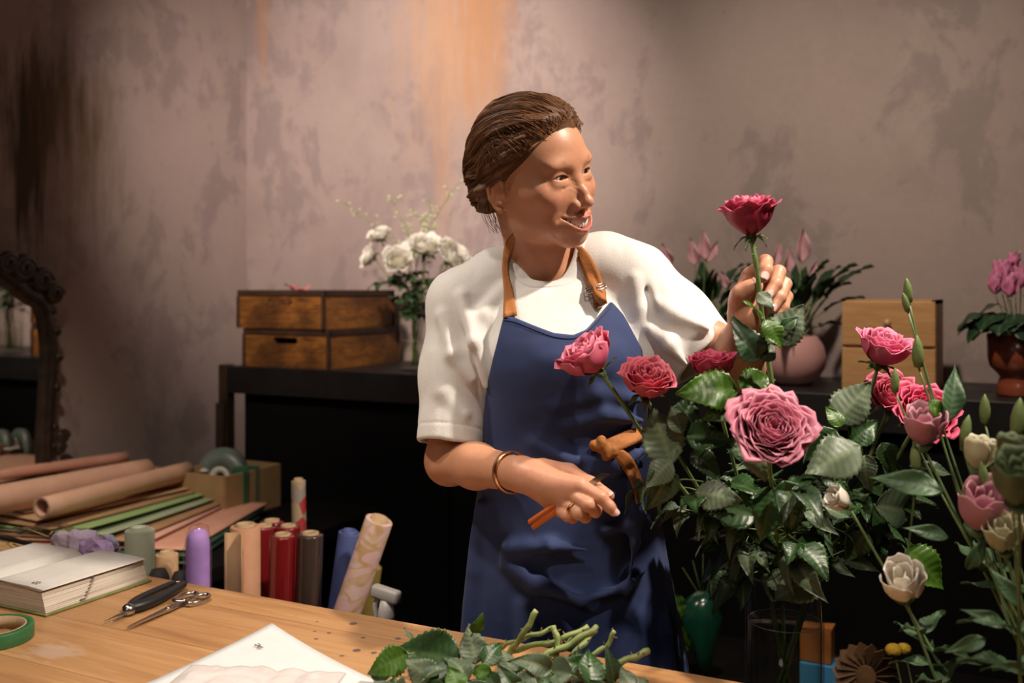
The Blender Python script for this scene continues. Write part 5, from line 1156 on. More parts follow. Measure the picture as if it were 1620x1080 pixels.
for k, off in enumerate((0, .012)):
    pts = [P(-12, 846+off*300, 1.93), P(20, 852+off*300, 1.92), P(55, 862+off*200, 1.90), P(80, 876, 1.89), P(96, 892, 1.88)]
    m = MB(); m.tube(spline([(q-pts[0])[:] for q in pts], 30), .0028, 8); o = m.obj('cable', BLK, None, loc=pts[0]); tag(o, ('upper' if k == 0 else 'lower')+' of two black cables over the clear bag at the left edge', 'cable', 'black cables')
# bag and props at lower right behind the vase
bn2 = MB(); bq = P(1300, 1060, 2.25); bn2.box((bq.x-.55, bq.y-.30, .44), (bq.x+.65, bq.y+.30, .48), bev=.004)
for sx in (-.5, .6):
    for sy in (-.25, .25): bn2.box((bq.x+sx-.02, bq.y+sy-.02, 0), (bq.x+sx+.02, bq.y+sy+.02, .44))
o = bn2.obj('low_shelf', dk, None, False); tag(o, 'low dark shelf behind the big glass vase, holding small boxes', 'shelf')
def boxy(name, label, px, py0, py1, d, w_, col, dep=.07):
    a = P(px, py0, d); hgt = a.z-.48; m = MB(); m.box((-w_/2, -dep/2, 0), (w_/2, dep/2, hgt), bev=.002); o = m.obj(name, noisy(name+'_card', col, tuple(c*1.15 for c in col), .6, 20), None, False, loc=(a.x, a.y, .4805)); tag(o, label, 'box'); return a
boxy('card_box', 'bright blue card box seen right of the glass vase', 1300, 1044, 0, 2.25, .085, (.045, .22, .42)); 
a = P(1296, 1044, 2.25); m = MB(); m.box((-.038, -.025, 0), (.030, .025, .075), bev=.002); m.box((-.038, -.025, .073), (.040, .018, .077), Matrix.Rotation(-.1, 4, 'Y')); o = m.obj('card_box', noisy('orange_card', (.30, .10, .02), (.36, .13, .03), .6, 20), None, False, loc=(a.x, a.y, a.z+.002)); tag(o, 'small orange card box standing on the bright blue box', 'box')
# folded brown paper star
sc0 = P(1370, 1068, 2.05); fs_ = MB()
for k in range(18):
    a = k/18*2*math.pi; R_ = .055; d = Vector((math.cos(a), 0, math.sin(a))); q = Vector((-d.z, 0, d.x)); vs = [d*.018, d*R_+q*.012+Vector((0, -.012, 0)), d*(R_+.012), d*R_-q*.010+Vector((0, .012, 0))]; v2 = [x+Vector((0, .0012, .0008)) for x in vs]
    fs_.add([x[:] for x in vs+v2], [(0, 1, 2, 3), (7, 6, 5, 4), (0, 4, 5, 1), (1, 5, 6, 2), (2, 6, 7, 3), (3, 7, 4, 0)])
fs_.lathe([(.0001, -.006), (.020, -.005), (.020, .005), (.0001, .006)], 20, Matrix.Rotation(math.pi/2, 4, 'X')); fs_.box((-.022, -.004, -(sc0.z-.482)), (.022, .004, -.015))
o = fs_.obj('paper_star', noisy('brown_card', (.13, .065, .025), (.20, .10, .04), .7, 20), None, False, loc=sc0); tag(o, 'folded brown paper star behind the big vase', 'decoration')
YEL = noisy('craspedia_yellow', (.42, .24, .01), (.60, .38, .03), .8, 160, bump=.8)
for k, (px, py, lab) in enumerate(((1414, 1028, 'larger yellow button flower at bottom right'), (1430, 1026, 'smaller yellow button flower just right of the larger'))):
    q = P(px, py, 2.0+.03*k); T = thing('craspedia', lab, 'flower', (q.x, q.y, .4805), 0, 'yellow button flowers'); hz = q.z-.4805; m = MB(); m.tube(spline([(.03, 0, 0), (.02, 0, hz*.5), (0, 0, hz)], 14), .0016, 6); m.obj('stem', mfil, T); bm = bmesh.new(); bmesh.ops.create_icosphere(bm, subdivisions=4, radius=.016-.002*k)
    for v in bm.verts: v.co *= 1+.06*math.sin(v.co.x*900)*math.sin(v.co.y*900); v.co.z = v.co.z*.8+hz
    bm.verts.index_update(); mesh('flower_head', [v.co[:] for v in bm.verts], [[v.index for v in f.verts] for f in bm.faces], YEL, T); bm.free()
# wrapped green bunch leaning in the dark
GF = gloss('green_film', (.004, .040, .022), (.009, .075, .040), .2); gq = P(1112, 1075, 2.35); T = thing('wrapped_bunch', 'bunch wrapped in dark green film in the shadow right of the apron', 'bouquet', (gq.x, gq.y, .4805)); hh = P(1112, 935, 2.35).z-.4805
v_ = []; m = MB(); m.lathe([(.012, 0), (.018, hh*.3), (.040, hh*.72), (.030, hh*.9), (.012, hh)], 28); co = m.v[0]; co += (vnoise(co*34)*.016)[:, None]*np.array([1, 1, .2]); m.v[0] = co; m.obj('film_wrap', GF, T); rnd = random.Random(5)
for k in range(7): put('leaf', LM['bright'], T, leaf_M((-.045+rnd.uniform(-.01, .015), -.02, hh*(.3+.09*k)), (rnd.uniform(-.6, .1), -.4, .6), (0, -1, .3), .55))
m = MB(); m.tube([(-.04, 0, .0), (-.045, 0, hh*.8)], .003, 6)
for k in range(5): m.tube([(0, 0, hh*.9), (-.05+.025*k, 0, hh+.05+.02*(k % 3))], [.0012, .0005], 5)
m.obj('stem', STEM, T)
# ---------------------------------------------------------------- things on the worktable
ZB = .9005
PAPER = noisy('page_white', (.74, .71, .66), (.80, .77, .72), .8, 60)
EDGE = principled('page_edges', (.6, .5, .4), .9); t = NT(EDGE); w_ = t.noise(t.coord(scale=(1.5, 1.5, 420)), 3, 3); t.color(t.ramp(w_, [(.32, (.40, .29, .20)), (.48, (.66, .58, .48)), (.62, (.78, .72, .63))])); t.bump(w_, .6, .002)
GRN = noisy('green_bookcloth', (.16, .17, .05), (.22, .23, .08), .7, 120)
c0 = PT(72, 975, .90); c1 = PT(225, 918, .90); NBx = c0.x; y0, y1 = c0.y, c1.y; LB = y1-y0; wd = .150
NB = thing('notebook', 'open thick planner notebook with white pages and green cover', 'notebook', (NBx-wd, (y0+y1)/2, ZB))
b = MB(); b.box((-wd-.004, -LB/2-.003, 0), (wd+.004, LB/2+.003, .003), bev=.001); b.obj('cover', GRN, NB, False)
def pagetop(u, hh): return .003+hh*(1-.10*u)*(min(1, .38+1.35*u**.55) if u < .5 else 1)*(1-.25*max(0, u-.75))
for sg, hh, nm in ((1, .037, 'right'), (-1, .030, 'left')):
    G = np.zeros((28, 2, 3)); top = []
    xs = np.linspace(0, 1, 28)
    for i, u in enumerate(xs): top.append((sg*(u*(wd-.012)*(1-.0*u)), pagetop(u, hh)))
    m = MB(); vs = []; n = len(top); 
    for yy in (-LB/2+.002, LB/2-.002):
        for (x, z_) in top: vs.append((x, yy, z_))
        for (x, z_) in top: vs.append((x+sg*.010*(x/(sg*(wd-.012)) if wd else 0)**3, yy, .0032))
    fs = []
    for i in range(n-1): fs.append((n+i, n+i+1, i+1, i)); fs.append((2*n+i, 2*n+i+1, 3*n+i+1, 3*n+i)); fs.append((n+i, 3*n+i, 3*n+i+1, n+i+1))
    fs.append((n-1, 2*n-1, 4*n-1, 3*n-1)); m.add(vs, fs); m.obj('page_block', EDGE, NB, False)
    for k in range(4):                                               # loose upper pages, fanning at the fore edge
        G = np.zeros((28, 6, 3))
        for i, u in enumerate(xs):
            for j in range(6): G[i, j] = (sg*u*(wd-.012+.002*k), (-LB/2+.001)+(LB-.002)*j/5, pagetop(u, hh)+.0012+.0009*k*u)
        v, f2 = solid_grid(G, .0005); mesh('page', v, f2, PAPER, NB)
INK = principled('ink', (.20, .18, .19), .6)
text_obj('page_number', '27', .013, INK, NB, Matrix.Translation((wd-.040, -LB/2+.016, pagetop(.75, .037)+.0052)) @ Matrix.Rotation(math.pi, 4, 'Z'))
b = MB(); rr = random.Random(5)
for k in range(7): b.box((wd-.0095+.0012*k, -.010-.004*k+rr.uniform(-.004, .004), .034-.0045*k), (wd-.0070+.0012*k, -.002-.004*k, .0348-.0045*k))
b.obj('index_marks', INK, NB, False)
# green tape
tp = PT(-12, 992, .918); T = thing('tape_roll', 'roll of green tape with a card core lying at the left edge of the table', 'tape', (tp.x, tp.y, ZB)); TG = noisy('green_tape', (.028, .13, .045), (.04, .17, .06), .4, 30, (1, 1, 8))
b = MB(); b.lathe([(.0445, 0), (.054, 0), (.0545, .001), (.0545, .0185), (.054, .0195), (.0445, .0195)], 64, closed=True); b.obj('tape', TG, T); b = MB(); b.lathe([(.0415, 0), (.0444, 0), (.0444, .0198), (.0415, .0198)], 64, closed=True); b.obj('core', CARD, T)
b = MB(); b.lathe([(.0001, .0), (.0413, 0), (.0413, .0015), (.0001, .0015)], 48); b.obj('label_disc', noisy('label_tan', (.42, .24, .12), (.48, .28, .14), .5, 20), T); text_obj('label_text', '20', .017, INK, T, Matrix.Translation((.026, -.004, .0018)) @ Matrix.Rotation(.35, 4, 'Z'))
# scissors and snips
STEEL = noisy('steel', (.42, .40, .38), (.55, .52, .50), .24, 40, metal=1)
s0, s1 = PT(203, 992, .905), PT(262, 962, .905); hd = (PT(310, 944, .905)-s0); L_ = hd.length; an = math.atan2(hd.y, hd.x)
SCS = thing('scissors', 'steel scissors lying on the table right of the black snips', 'scissors', (s0.x, s0.y, ZB), an)
for sg in (-1, 1):
    a = sg*.020; Lb = L_*.56; pts = [(0, -.0005), (Lb*.5, -.0042), (Lb, -.0055), (Lb+.012, -.004), (L_*.80, -.0035), (L_*.80, .0035), (Lb+.012, .0050), (Lb, .0055), (Lb*.5, .0030), (0, .0008)]; pts = [(x, y*sg) for x, y in pts]; z0 = .003+.002*(sg > 0)
    n = len(pts); c, s = math.cos(a), math.sin(a); px_ = Lb; rot = [((x-px_)*c-y*s+px_, (x-px_)*s+y*c) for x, y in pts]; vs = [(x, y, z0) for x, y in rot]+[(x, y, z0+.0022) for x, y in rot]; fs = [tuple(range(n))[::-1], tuple(range(n, 2*n))]+[(i, (i+1) % n, n+(i+1) % n, n+i) for i in range(n)]
    m = MB(); m.add(vs, fs); bl_ = m.obj('blade', STEEL, SCS, False)
    e = Vector(((L_*.80-px_)*c+px_, (L_*.80-px_)*s, z0+.001)); cx, cy = e.x+.020, e.y+sg*.011; tt = np.linspace(0, 2*math.pi, 33); ring = np.stack([cx+.024*np.cos(tt), cy+.0125*np.sin(tt), np.full(33, .0062)], 1); m = MB(); m.tube(ring, .0030, 10, False); m.tube([e, (cx-.022, cy, .006)], .003, 8); m.obj('finger_ring', STEEL, SCS)
m = MB(); m.lathe([(.0001, .003), (.0035, .003), (.0035, .0082), (.002, .009), (.0001, .009)], 20, Matrix.Translation((L_*.56, 0, 0))); m.obj('pivot_screw', STEEL, SCS)
q0, q1 = PT(170, 985, .905), PT(284, 927, .905); hd = q1-q0; L_ = hd.length; an = math.atan2(hd.y, hd.x); SN = thing('snips', 'black handled floral snips with narrow steel blades, lying left of the scissors', 'snips', (q0.x, q0.y, ZB), an)
for sg in (-1, 1):
    m = MB(); sp = spline([(0, sg*.006, .006), (.022, sg*.005, .006), (.045, sg*.001, .006), (.052, 0, .006)], 16); m.tube(sp, np.linspace(.0006, .0045, 16), 10, flat=.45, up=(0, 0, 1)); m.obj('blade', STEEL, SN)
    m = MB(); rs = np.interp(np.linspace(0, 1, 22), [0, .12, .4, .8, 1], [.0075, .010, .0095, .0075, .0060])*(1.0 if sg < 0 else .72); m.tube(spline([(.050, -sg*.002, .009), (.075, sg*-.0 + sg*.010, .010), (.110, sg*.015, .010), (L_-.018, sg*.012, .010), (L_, sg*.008, .010)], 22), rs, 14, flat=.85, up=(0, 0, 1)); m.obj('handle', BLK, SN)
m = MB(); m.lathe([(.0001, .003), (.010, .003), (.011, .008), (.009, .014), (.005, .017), (.0001, .018)], 24, Matrix.Translation((.050, 0, 0))); m.obj('pivot', STEEL, SN)
tt = np.linspace(-1.6, 1.6, 14); m = MB(); m.tube(np.stack([L_-.006+.010*np.cos(tt), .011*np.sin(tt), np.full(14, .011)], 1), .0011, 6); m.obj('lock_loop', STEEL, SN)
# white paper and crumpled tissue
pa, pb_, pc_ = PT(430, 997, .902), PT(232, 1082, .902), PT(600, 1076, .902); u_ = pb_-pa; v_ = pc_-pa; G = np.zeros((24, 24, 3)); rnd = random.Random(3)
for i in range(24):
    for j in range(24): a, c_ = i/23, j/23; q = u_*a*1.5+v_*c_*1.1+Vector((0, 0, 0)); q += (u_.normalized()+v_.normalized())*-.030*math.sin(a*math.pi)*0+ -v_.normalized()*.0; z_ = .0025+.010*(1-a)**3*(1-c_)**3+.003*math.sin(a*5+1)*math.sin(c_*4); G[i, j] = (q.x+.012*math.sin(c_*math.pi), q.y-.012*math.sin(c_*math.pi), max(z_, .0012))
v, f2 = solid_grid(G, .0004); o = mesh('white_paper', v, f2, noisy('white_paper', (.66, .67, .68), (.70, .71, .72), .75, 20), None, loc=(pa.x, pa.y, ZB)); tag(o, 'large white paper sheet with its corner pointing at the florist', 'paper'); pw = o
pd = PT(410, 1028, .905); text_obj('word', 'Day', .011, INK, pw, Matrix.Translation((pd.x-pa.x, pd.y-pa.y, .0105)) @ Matrix.Rotation(-.35, 4, 'Z'))
ta = PT(395, 1044, .91); G = np.zeros((70, 50, 3)); e1 = Vector((.22, -.22, 0)); e2 = Vector((-.20, -.22, 0))
ta = PT(300, 1050, .91); tb_ = PT(545, 1062, .91); e1 = tb_-ta; e2 = Vector((e1.y, -e1.x, 0)).normalized()*.26; P3 = []
for i in range(70):
    for j in range(50): P3.append((i/69, j/49, 0))
P3 = np.array(P3); nz = vnoise(P3*7+3)*.5+.5; nz2 = np.abs(vnoise(P3*16+9)); nz3 = np.abs(vnoise(P3*34+1)); H = .0060+.014*(vnoise(P3*3+3)*.5+.5)*np.minimum(1, P3[:, 1]*6)+.007*np.abs(vnoise(P3*[6, 9, 1]+9))+.0016*np.abs(vnoise(P3*22+1)); H = .0050+(H-.0050)*np.minimum(1, (1-P3[:, 0])*7)*np.minimum(1, P3[:, 0]*7+.1); ed = vnoise(P3*[5, 0, 0]+7)*.03
for k, (u, v, _) in enumerate(P3): G[k//50, k % 50] = (e1.x*u+e2.x*(v+ed[k]*(1-v)), e1.y*u+e2.y*(v+ed[k]*(1-v)), H[k])
v, f2 = solid_grid(G, .0003); TI = noisy('crumpled_tissue', (.60, .54, .53), (.68, .63, .62), .6, 20); NT_ = NT(TI); o = mesh('tissue_sheet', v, f2, TI, None, loc=(ta.x, ta.y, ZB)); tag(o, 'crumpled thin pinkish tissue lying on the white paper sheet', 'tissue paper')
# ---------------------------------------------------------------- cut stems and leaves at the front
CUT = noisy('cut_stem', (.17, .23, .065), (.27, .34, .12), .45, 60, bump=.3); CE = principled('cut_end', (.45, .42, .22), .7); THO = principled('thorn', (.24, .13, .07), .6)
cs = [([(848, 966, 1.30), (832, 996, 1.30), (810, 1026, 1.31)], .0044, 'cut stem standing up highest at the left of the pile'), ([(875, 994, 1.31), (838, 1006, 1.31), (800, 1020, 1.33)], .0034, 'thin cut stem lying behind the highest one'), ([(875, 992, 1.29), (882, 1011, 1.28), (879, 1050, 1.27)], .0042, 'thorny cut stem pointing at the viewer in the middle of the pile'),
      ([(930, 991, 1.30), (884, 1012, 1.29), (822, 1026, 1.31)], .0040, 'long cut stem lying across the middle of the pile'), ([(943, 994, 1.27), (899, 1020, 1.27), (850, 1042, 1.27)], .0050, 'thickest cut stem crossing the middle of the pile'), ([(943, 990, 1.33), (924, 1017, 1.29), (893, 1050, 1.27)], .0042, 'cut stem rising behind the single upright leaf'),
      ([(972, 998, 1.29), (958, 1023, 1.29), (925, 1040, 1.28)], .0036, 'slim cut stem right of the upright leaf'), ([(1026, 1030, 1.26), (989, 1045, 1.25), (935, 1078, 1.24)], .0046, 'rightmost cut stem reaching furthest over the table'), ([(905, 1012, 1.30), (880, 1030, 1.29), (845, 1050, 1.28)], .0036, 'short cut stem under the thickest one')]
for k, (pp, r_, lab) in enumerate(cs):
    pts = [P(*q) for q in pp]; pts = [Vector((q.x, q.y, max(q.z, ZB+r_+.001))) for q in pts]; e = pts[-1]+(pts[-1]-pts[-2])*.35; e.z = max(ZB+r_, e.z-.004); pts.append(e); o_ = pts[0]; T = thing('cut_stem', lab, 'cut stem', o_, 0, 'cut rose stems on the table'); sp = spline([(q-o_)[:] for q in pts], 24); sp[:, 2] += .0014*np.sin(np.arange(24)*.9+k); r_ *= .86; m = MB(); m.tube(sp, r_*(1+.13*np.sin(np.arange(24)*.8+k)**4), 12); m.obj('stem', CUT, T)
    d = sp[0]-sp[1]; d /= np.linalg.norm(d); m = MB(); m.tube([sp[0]-d*.0005, sp[0]+d*.0006], r_*.96, 12); m.obj('cut_end', CE, T); m = MB(); rr = random.Random(k)
    for q in range(7):
        i = rr.randint(2, 21); a = rr.uniform(0, 6.28); dv = np.array([math.cos(a), .3*math.sin(a), abs(math.sin(a))]); m.tube([sp[i]+dv*r_*.7, sp[i]+dv*(r_+.0035), sp[i]+dv*(r_+.005)+[.001, 0, 0]], [.0016, .0007, .0001], 6)
    m.obj('thorns', THO, T)
def gleaf(bpx, tpx, key, label, up, group='loose rose leaves on the table', name='rose_leaf'):
    a, b_ = P(*bpx), P(*tpx); a.z = max(a.z, ZB+.004); b_.z = max(b_.z, ZB+.004); L_ = (b_-a).length; s = L_/{'rose': .062, 'rose2': .058, 'pale': .060, 'pale2': .056, 'bright': .064}[key]
    T = thing(name, label, 'leaf', a, 0, group); put('blade', LM[key], T, leaf_M((0, 0, 0), b_-a, up, s)); m = MB(); m.tube([(0, 0, 0), ((a-b_)*.18+Vector((0, 0, -.002)))[:]], .0012, 6); m.obj('leaf_stalk', STEM, T); return T
F_ = cr((0, -1, .5)); U_ = (0, 0, 1)
L = [((728, 1048, 1.27), (622, 1020, 1.28), 'rose', 'broad dark green leaf at the left of the leaf pile', F_), ((645, 1035, 1.26), (583, 1062, 1.24), 'bright', 'glossy green leaf over the edge of the white paper', F_), ((690, 1082, 1.22), (640, 1040, 1.24), 'pale', 'grey leaf underside below the broad dark leaf', F_), ((752, 1050, 1.26), (742, 985, 1.28), 'pale', 'pale leaf standing upright with a folded tip', F_), ((748, 1000, 1.27), (766, 978, 1.26), 'bright', 'small bright folded leaf tip above the pale upright leaf', cr((.6, -1, .2))),
     ((764, 1050, 1.25), (795, 1012, 1.27), 'rose', 'dark leaf right of the pale upright leaf', F_), ((738, 1078, 1.23), (716, 1024, 1.25), 'pale2', 'pale curled leaf in front of the upright leaf', F_), ((730, 1095, 1.2), (708, 1050, 1.22), 'bright', 'green leaf pointing up at the lower edge of the picture', F_), ((810, 1068, 1.23), (796, 1026, 1.25), 'pale', 'greyish leaf lying against the cut stems', F_),
     ((790, 1090, 1.21), (760, 1060, 1.23), 'rose2', 'small dark leaf under the upright leaf', F_), ((850, 1085, 1.21), (795, 1078, 1.22), 'pale', 'pale leaf along the lower edge of the picture', F_), ((905, 1068, 1.22), (840, 1050, 1.24), 'pale2', 'pale curled leaf under the thick stems', F_), ((935, 1085, 1.21), (938, 1020, 1.24), 'rose', 'dark green leaf standing upright in front of the stems', cr((.2, -1, .1))),
     ((1000, 1090, 1.2), (982, 1052, 1.22), 'pale', 'pale pointed leaf at the right end of the pile', F_), ((1010, 1085, 1.2), (1030, 1076, 1.22), 'pale', 'pale leaf tip lying right of the pile', F_), ((880, 1092, 1.20), (900, 1062, 1.23), 'pale2', 'light leaf between the middle stems', F_), ((655, 1015, 1.32), (642, 990, 1.33), 'pale', 'thin leaf tip standing at the back of the pile', cr((1, -.4, 0))), ((662, 1018, 1.31), (668, 1000, 1.32), 'pale2', 'small pale leaf behind the broad dark leaf', F_),
     ((640, 1095, 1.2), (606, 1068, 1.22), 'pale2', 'grey leaf below the glossy left leaf', F_), ((620, 1100, 1.2), (590, 1076, 1.21), 'pale', 'pale leaf underside at the bottom left of the pile', F_), ((860, 1100, 1.2), (870, 1066, 1.22), 'rose', 'dark leaf under the pale lower leaf', F_), ((820, 1100, 1.2), (826, 1070, 1.21), 'rose2', 'dark folded leaf at the lower edge', F_), ((960, 1100, 1.19), (925, 1078, 1.2), 'rose2', 'folded dark leaf below the upright leaf', F_), ((778, 1065, 1.24), (742, 1058, 1.24), 'bright', 'bright leaf in the heart of the pile', F_), ((700, 1095, 1.2), (672, 1076, 1.21), 'rose', 'dark leaf at the bottom left edge of the picture', F_)]
for a, b_, key, lab, up in L: gleaf(a, b_, key, lab, up)
rnd = random.Random(77)
for k in range(22):
    px = rnd.uniform(600, 990); a = (px, rnd.uniform(1055, 1110), 1.235+rnd.uniform(-.02, .03)); an_ = rnd.uniform(-1.2, 1.2); ln_ = rnd.uniform(32, 50); gleaf(a, (px+ln_*math.sin(an_), a[1]-ln_*math.cos(an_)*.8, a[2]-rnd.uniform(-.01, .02)), rnd.choice(['rose', 'rose2', 'rose', 'pale2', 'pale', 'rose2']), 'small rose leaf in the thick of the leaf heap beneath the cut stems', cr((rnd.uniform(-.5, .5), -1, rnd.uniform(.2, 1.2))), 'small leaves in the heap on the table')
# ---------------------------------------------------------------- knife and rose in the florist's hands
k0, k1, k2 = P(839, 831, 1.335), P(930, 769, 1.332), P(963, 747, 1.326); dvk = (k1-k0); KN = thing('knife', 'orange handled grafting knife held in the florist\'s right hand', 'knife', k0)
OR_ = noisy('orange_plastic', (.42, .085, .012), (.50, .12, .02), .4, 40); Mk = basis(dvk, (0, 0, 1)).to_4x4(); m = MB(); m.box((-.0075, -.005, 0), (.0005, .005, dvk.length), Mk, bev=.002); m.box((.0015, -.005, 0), (.0075, .005, dvk.length), Mk, bev=.002); m.box((-.006, -.004, .006), (.006, .004, dvk.length-.002), Mk); m.obj('handle', OR_, KN)
bl = (k2-k1); Lb = bl.length; vs = []; prof = [(-.0035, -.002), (.0045, -.002), (.0045, Lb*.70), (-.0035, Lb)]; 
for y in (-.0006, .0006):
    for x, z in prof: vs.append((Mk.to_3x3() @ Vector((x, y, z+dvk.length)))[:])
m = MB(); m.add(vs, [(0, 1, 2, 3), (7, 6, 5, 4), (0, 4, 5, 1), (1, 5, 6, 2), (2, 6, 7, 3), (3, 7, 4, 0)]); m.obj('blade', STEEL, KN, False)
hd = P(1188, 372, 1.335)
T, sp = make_rose('pink rose held up high in the florist\'s left hand', hd, cr((-.12, -.12, 1)), [P(1193, 400, 1.330), P(1199, 440, 1.330), P(1206, 500, 1.338), P(1214, 560, 1.335), P(1222, 612, 1.33)], .0335, 28, (.46, .025, .09), (.78, .11, .22), .55, 7, .0034, .062, None, .10)
def placed(T, b, tipp, key, up=F_, stalk=None):
    o = Vector(T.location); a, c_ = P(*b), P(*tipp); L_ = (c_-a).length; s = L_/{'rose': .062, 'rose2': .058, 'pale': .060, 'pale2': .056, 'bright': .064, 'lis': .075}[key]; put('leaf', LM[key], T, leaf_M(a-o, c_-a, up, s))
    if stalk is not None: m = MB(); q = P(*stalk)-o; m.tube(spline([q[:], ((q+a-o)/2+Vector((0, 0, .003)))[:], (a-o)[:]], 8), .0013, 6); m.obj('leaf_stalk', STEM, T)
for b_, t_, key, up, st in [((1225, 545, 1.30), (1272, 480, 1.30), 'pale', F_, (1212, 548, 1.325)), ((1238, 520, 1.295), (1262, 500, 1.29), 'rose', F_, None), ((1212, 505, 1.30), (1238, 545, 1.28), 'bright', F_, None), ((1196, 568, 1.31), (1172, 515, 1.29), 'rose2', F_, (1216, 572, 1.33)), ((1205, 570, 1.31), (1232, 540, 1.31), 'pale2', F_, (1216, 572, 1.33)), ((1200, 462, 1.315), (1225, 487, 1.30), 'pale', F_, None), ((1206, 505, 1.315), (1187, 470, 1.31), 'bright', cr((1, -.3, .2)), None)]:
    placed(T, b_, t_, key, up, st)
# ---------------------------------------------------------------- big glass vase of pink roses
vc = P(1241, 908, 1.52); RV = .0585; ZV = .690
m = MB(); m.lathe([(.0001, ZV-.022), (.098, ZV-.022), (.10, ZV-.018), (.10, ZV-.004), (.098, ZV-.0005), (.0001, ZV-.0005)], 40)
for k in range(3):
    a = k*2.094; m.tube([(.075*math.cos(a), .075*math.sin(a), ZV-.02), (.095*math.cos(a), .095*math.sin(a), .0)], .012, 10)
o = m.obj('stool', worn, None, loc=(vc.x, vc.y, 0)); tag(o, 'round wooden stool under the big glass vase', 'stool')
VASE = vase_glass('glass_vase', 'big clear glass cylinder vase half full of water with pink roses', vc.x, vc.y, ZV, RV, vc.z-ZV, .205)
def vstem(px, py, d, kk, dz=0):
    """stem path from a head down through the vase mouth to its foot on the far side"""
    h = P(px, py, d); dx, dy = h.x-vc.x, h.y-vc.y; n = math.hypot(dx, dy)+1e-6; ux, uy = dx/n, dy/n; m1 = Vector((vc.x+ux*.043, vc.y+uy*.043, vc.z-.004)); b = Vector((vc.x-ux*.034+.008*math.sin(kk*2), vc.y-uy*.034+.008*math.cos(kk*2), ZV+.016))
    mid = h.lerp(m1, .5); mid.z = h.z*.45+m1.z*.55; return [mid, m1+Vector((0, 0, .03))+Vector((ux, uy, 0))*.010, m1*.6+b*.4, b]
PI_, PE_ = (.50, .06, .13), (.80, .20, .30)
RS = [(948, 585, 1.37, (-.62, -.20, .80), .040, .056, 22, .40, 'leftmost pink rose of the bouquet, in front of the apron bib', (.66, .10, .19), (.90, .26, .38), 31),
      (1020, 622, 1.38, (.05, -.55, .85), .037, .052, 24, .60, 'ruffled pink rose second from the left, beside the waist tie', (.62, .06, .11), (.88, .20, .27), 32),
      (1128, 600, 1.38, (-.05, -.12, 1), .033, .046, 22, .50, 'deep pink rose in front of the florist\'s raised forearm', (.48, .02, .08), (.74, .10, .20), 33),
      (1214, 690, 1.25, (.0, -.85, .55), .050, .050, 54, .85, 'large fully open pink rose facing the viewer, front of the bouquet', (.62, .15, .25), (.76, .28, .38), 34),
      (1390, 575, 1.46, (.15, -.40, .9), .038, .058, 22, .55, 'pink rose standing in front of the pine drawer box', (.66, .10, .22), (.88, .26, .42), 35),
      (1408, 640, 1.50, (-.1, -.6, .7), .038, .048, 22, .55, 'pink rose half hidden just below the one before the drawer box', (.64, .08, .16), (.86, .22, .32), 36),
      (1452, 668, 1.42, (.1, -.7, .6), .046, .052, 30, .70, 'deep pink open rose at the right side of the bouquet', (.56, .02, .09), (.82, .13, .25), 37)]
RT = {}
for i, (px, py, d, ax, R_, H_, n, op, lab, ic, ec, sd) in enumerate(RS):
    RT[i], RT[(i, 's')] = make_rose(lab, P(px, py, d), cr(ax), vstem(px, py, d, i), R_, n, ic, ec, op, sd, .0027, H_, 'pink roses in the big vase', .09)
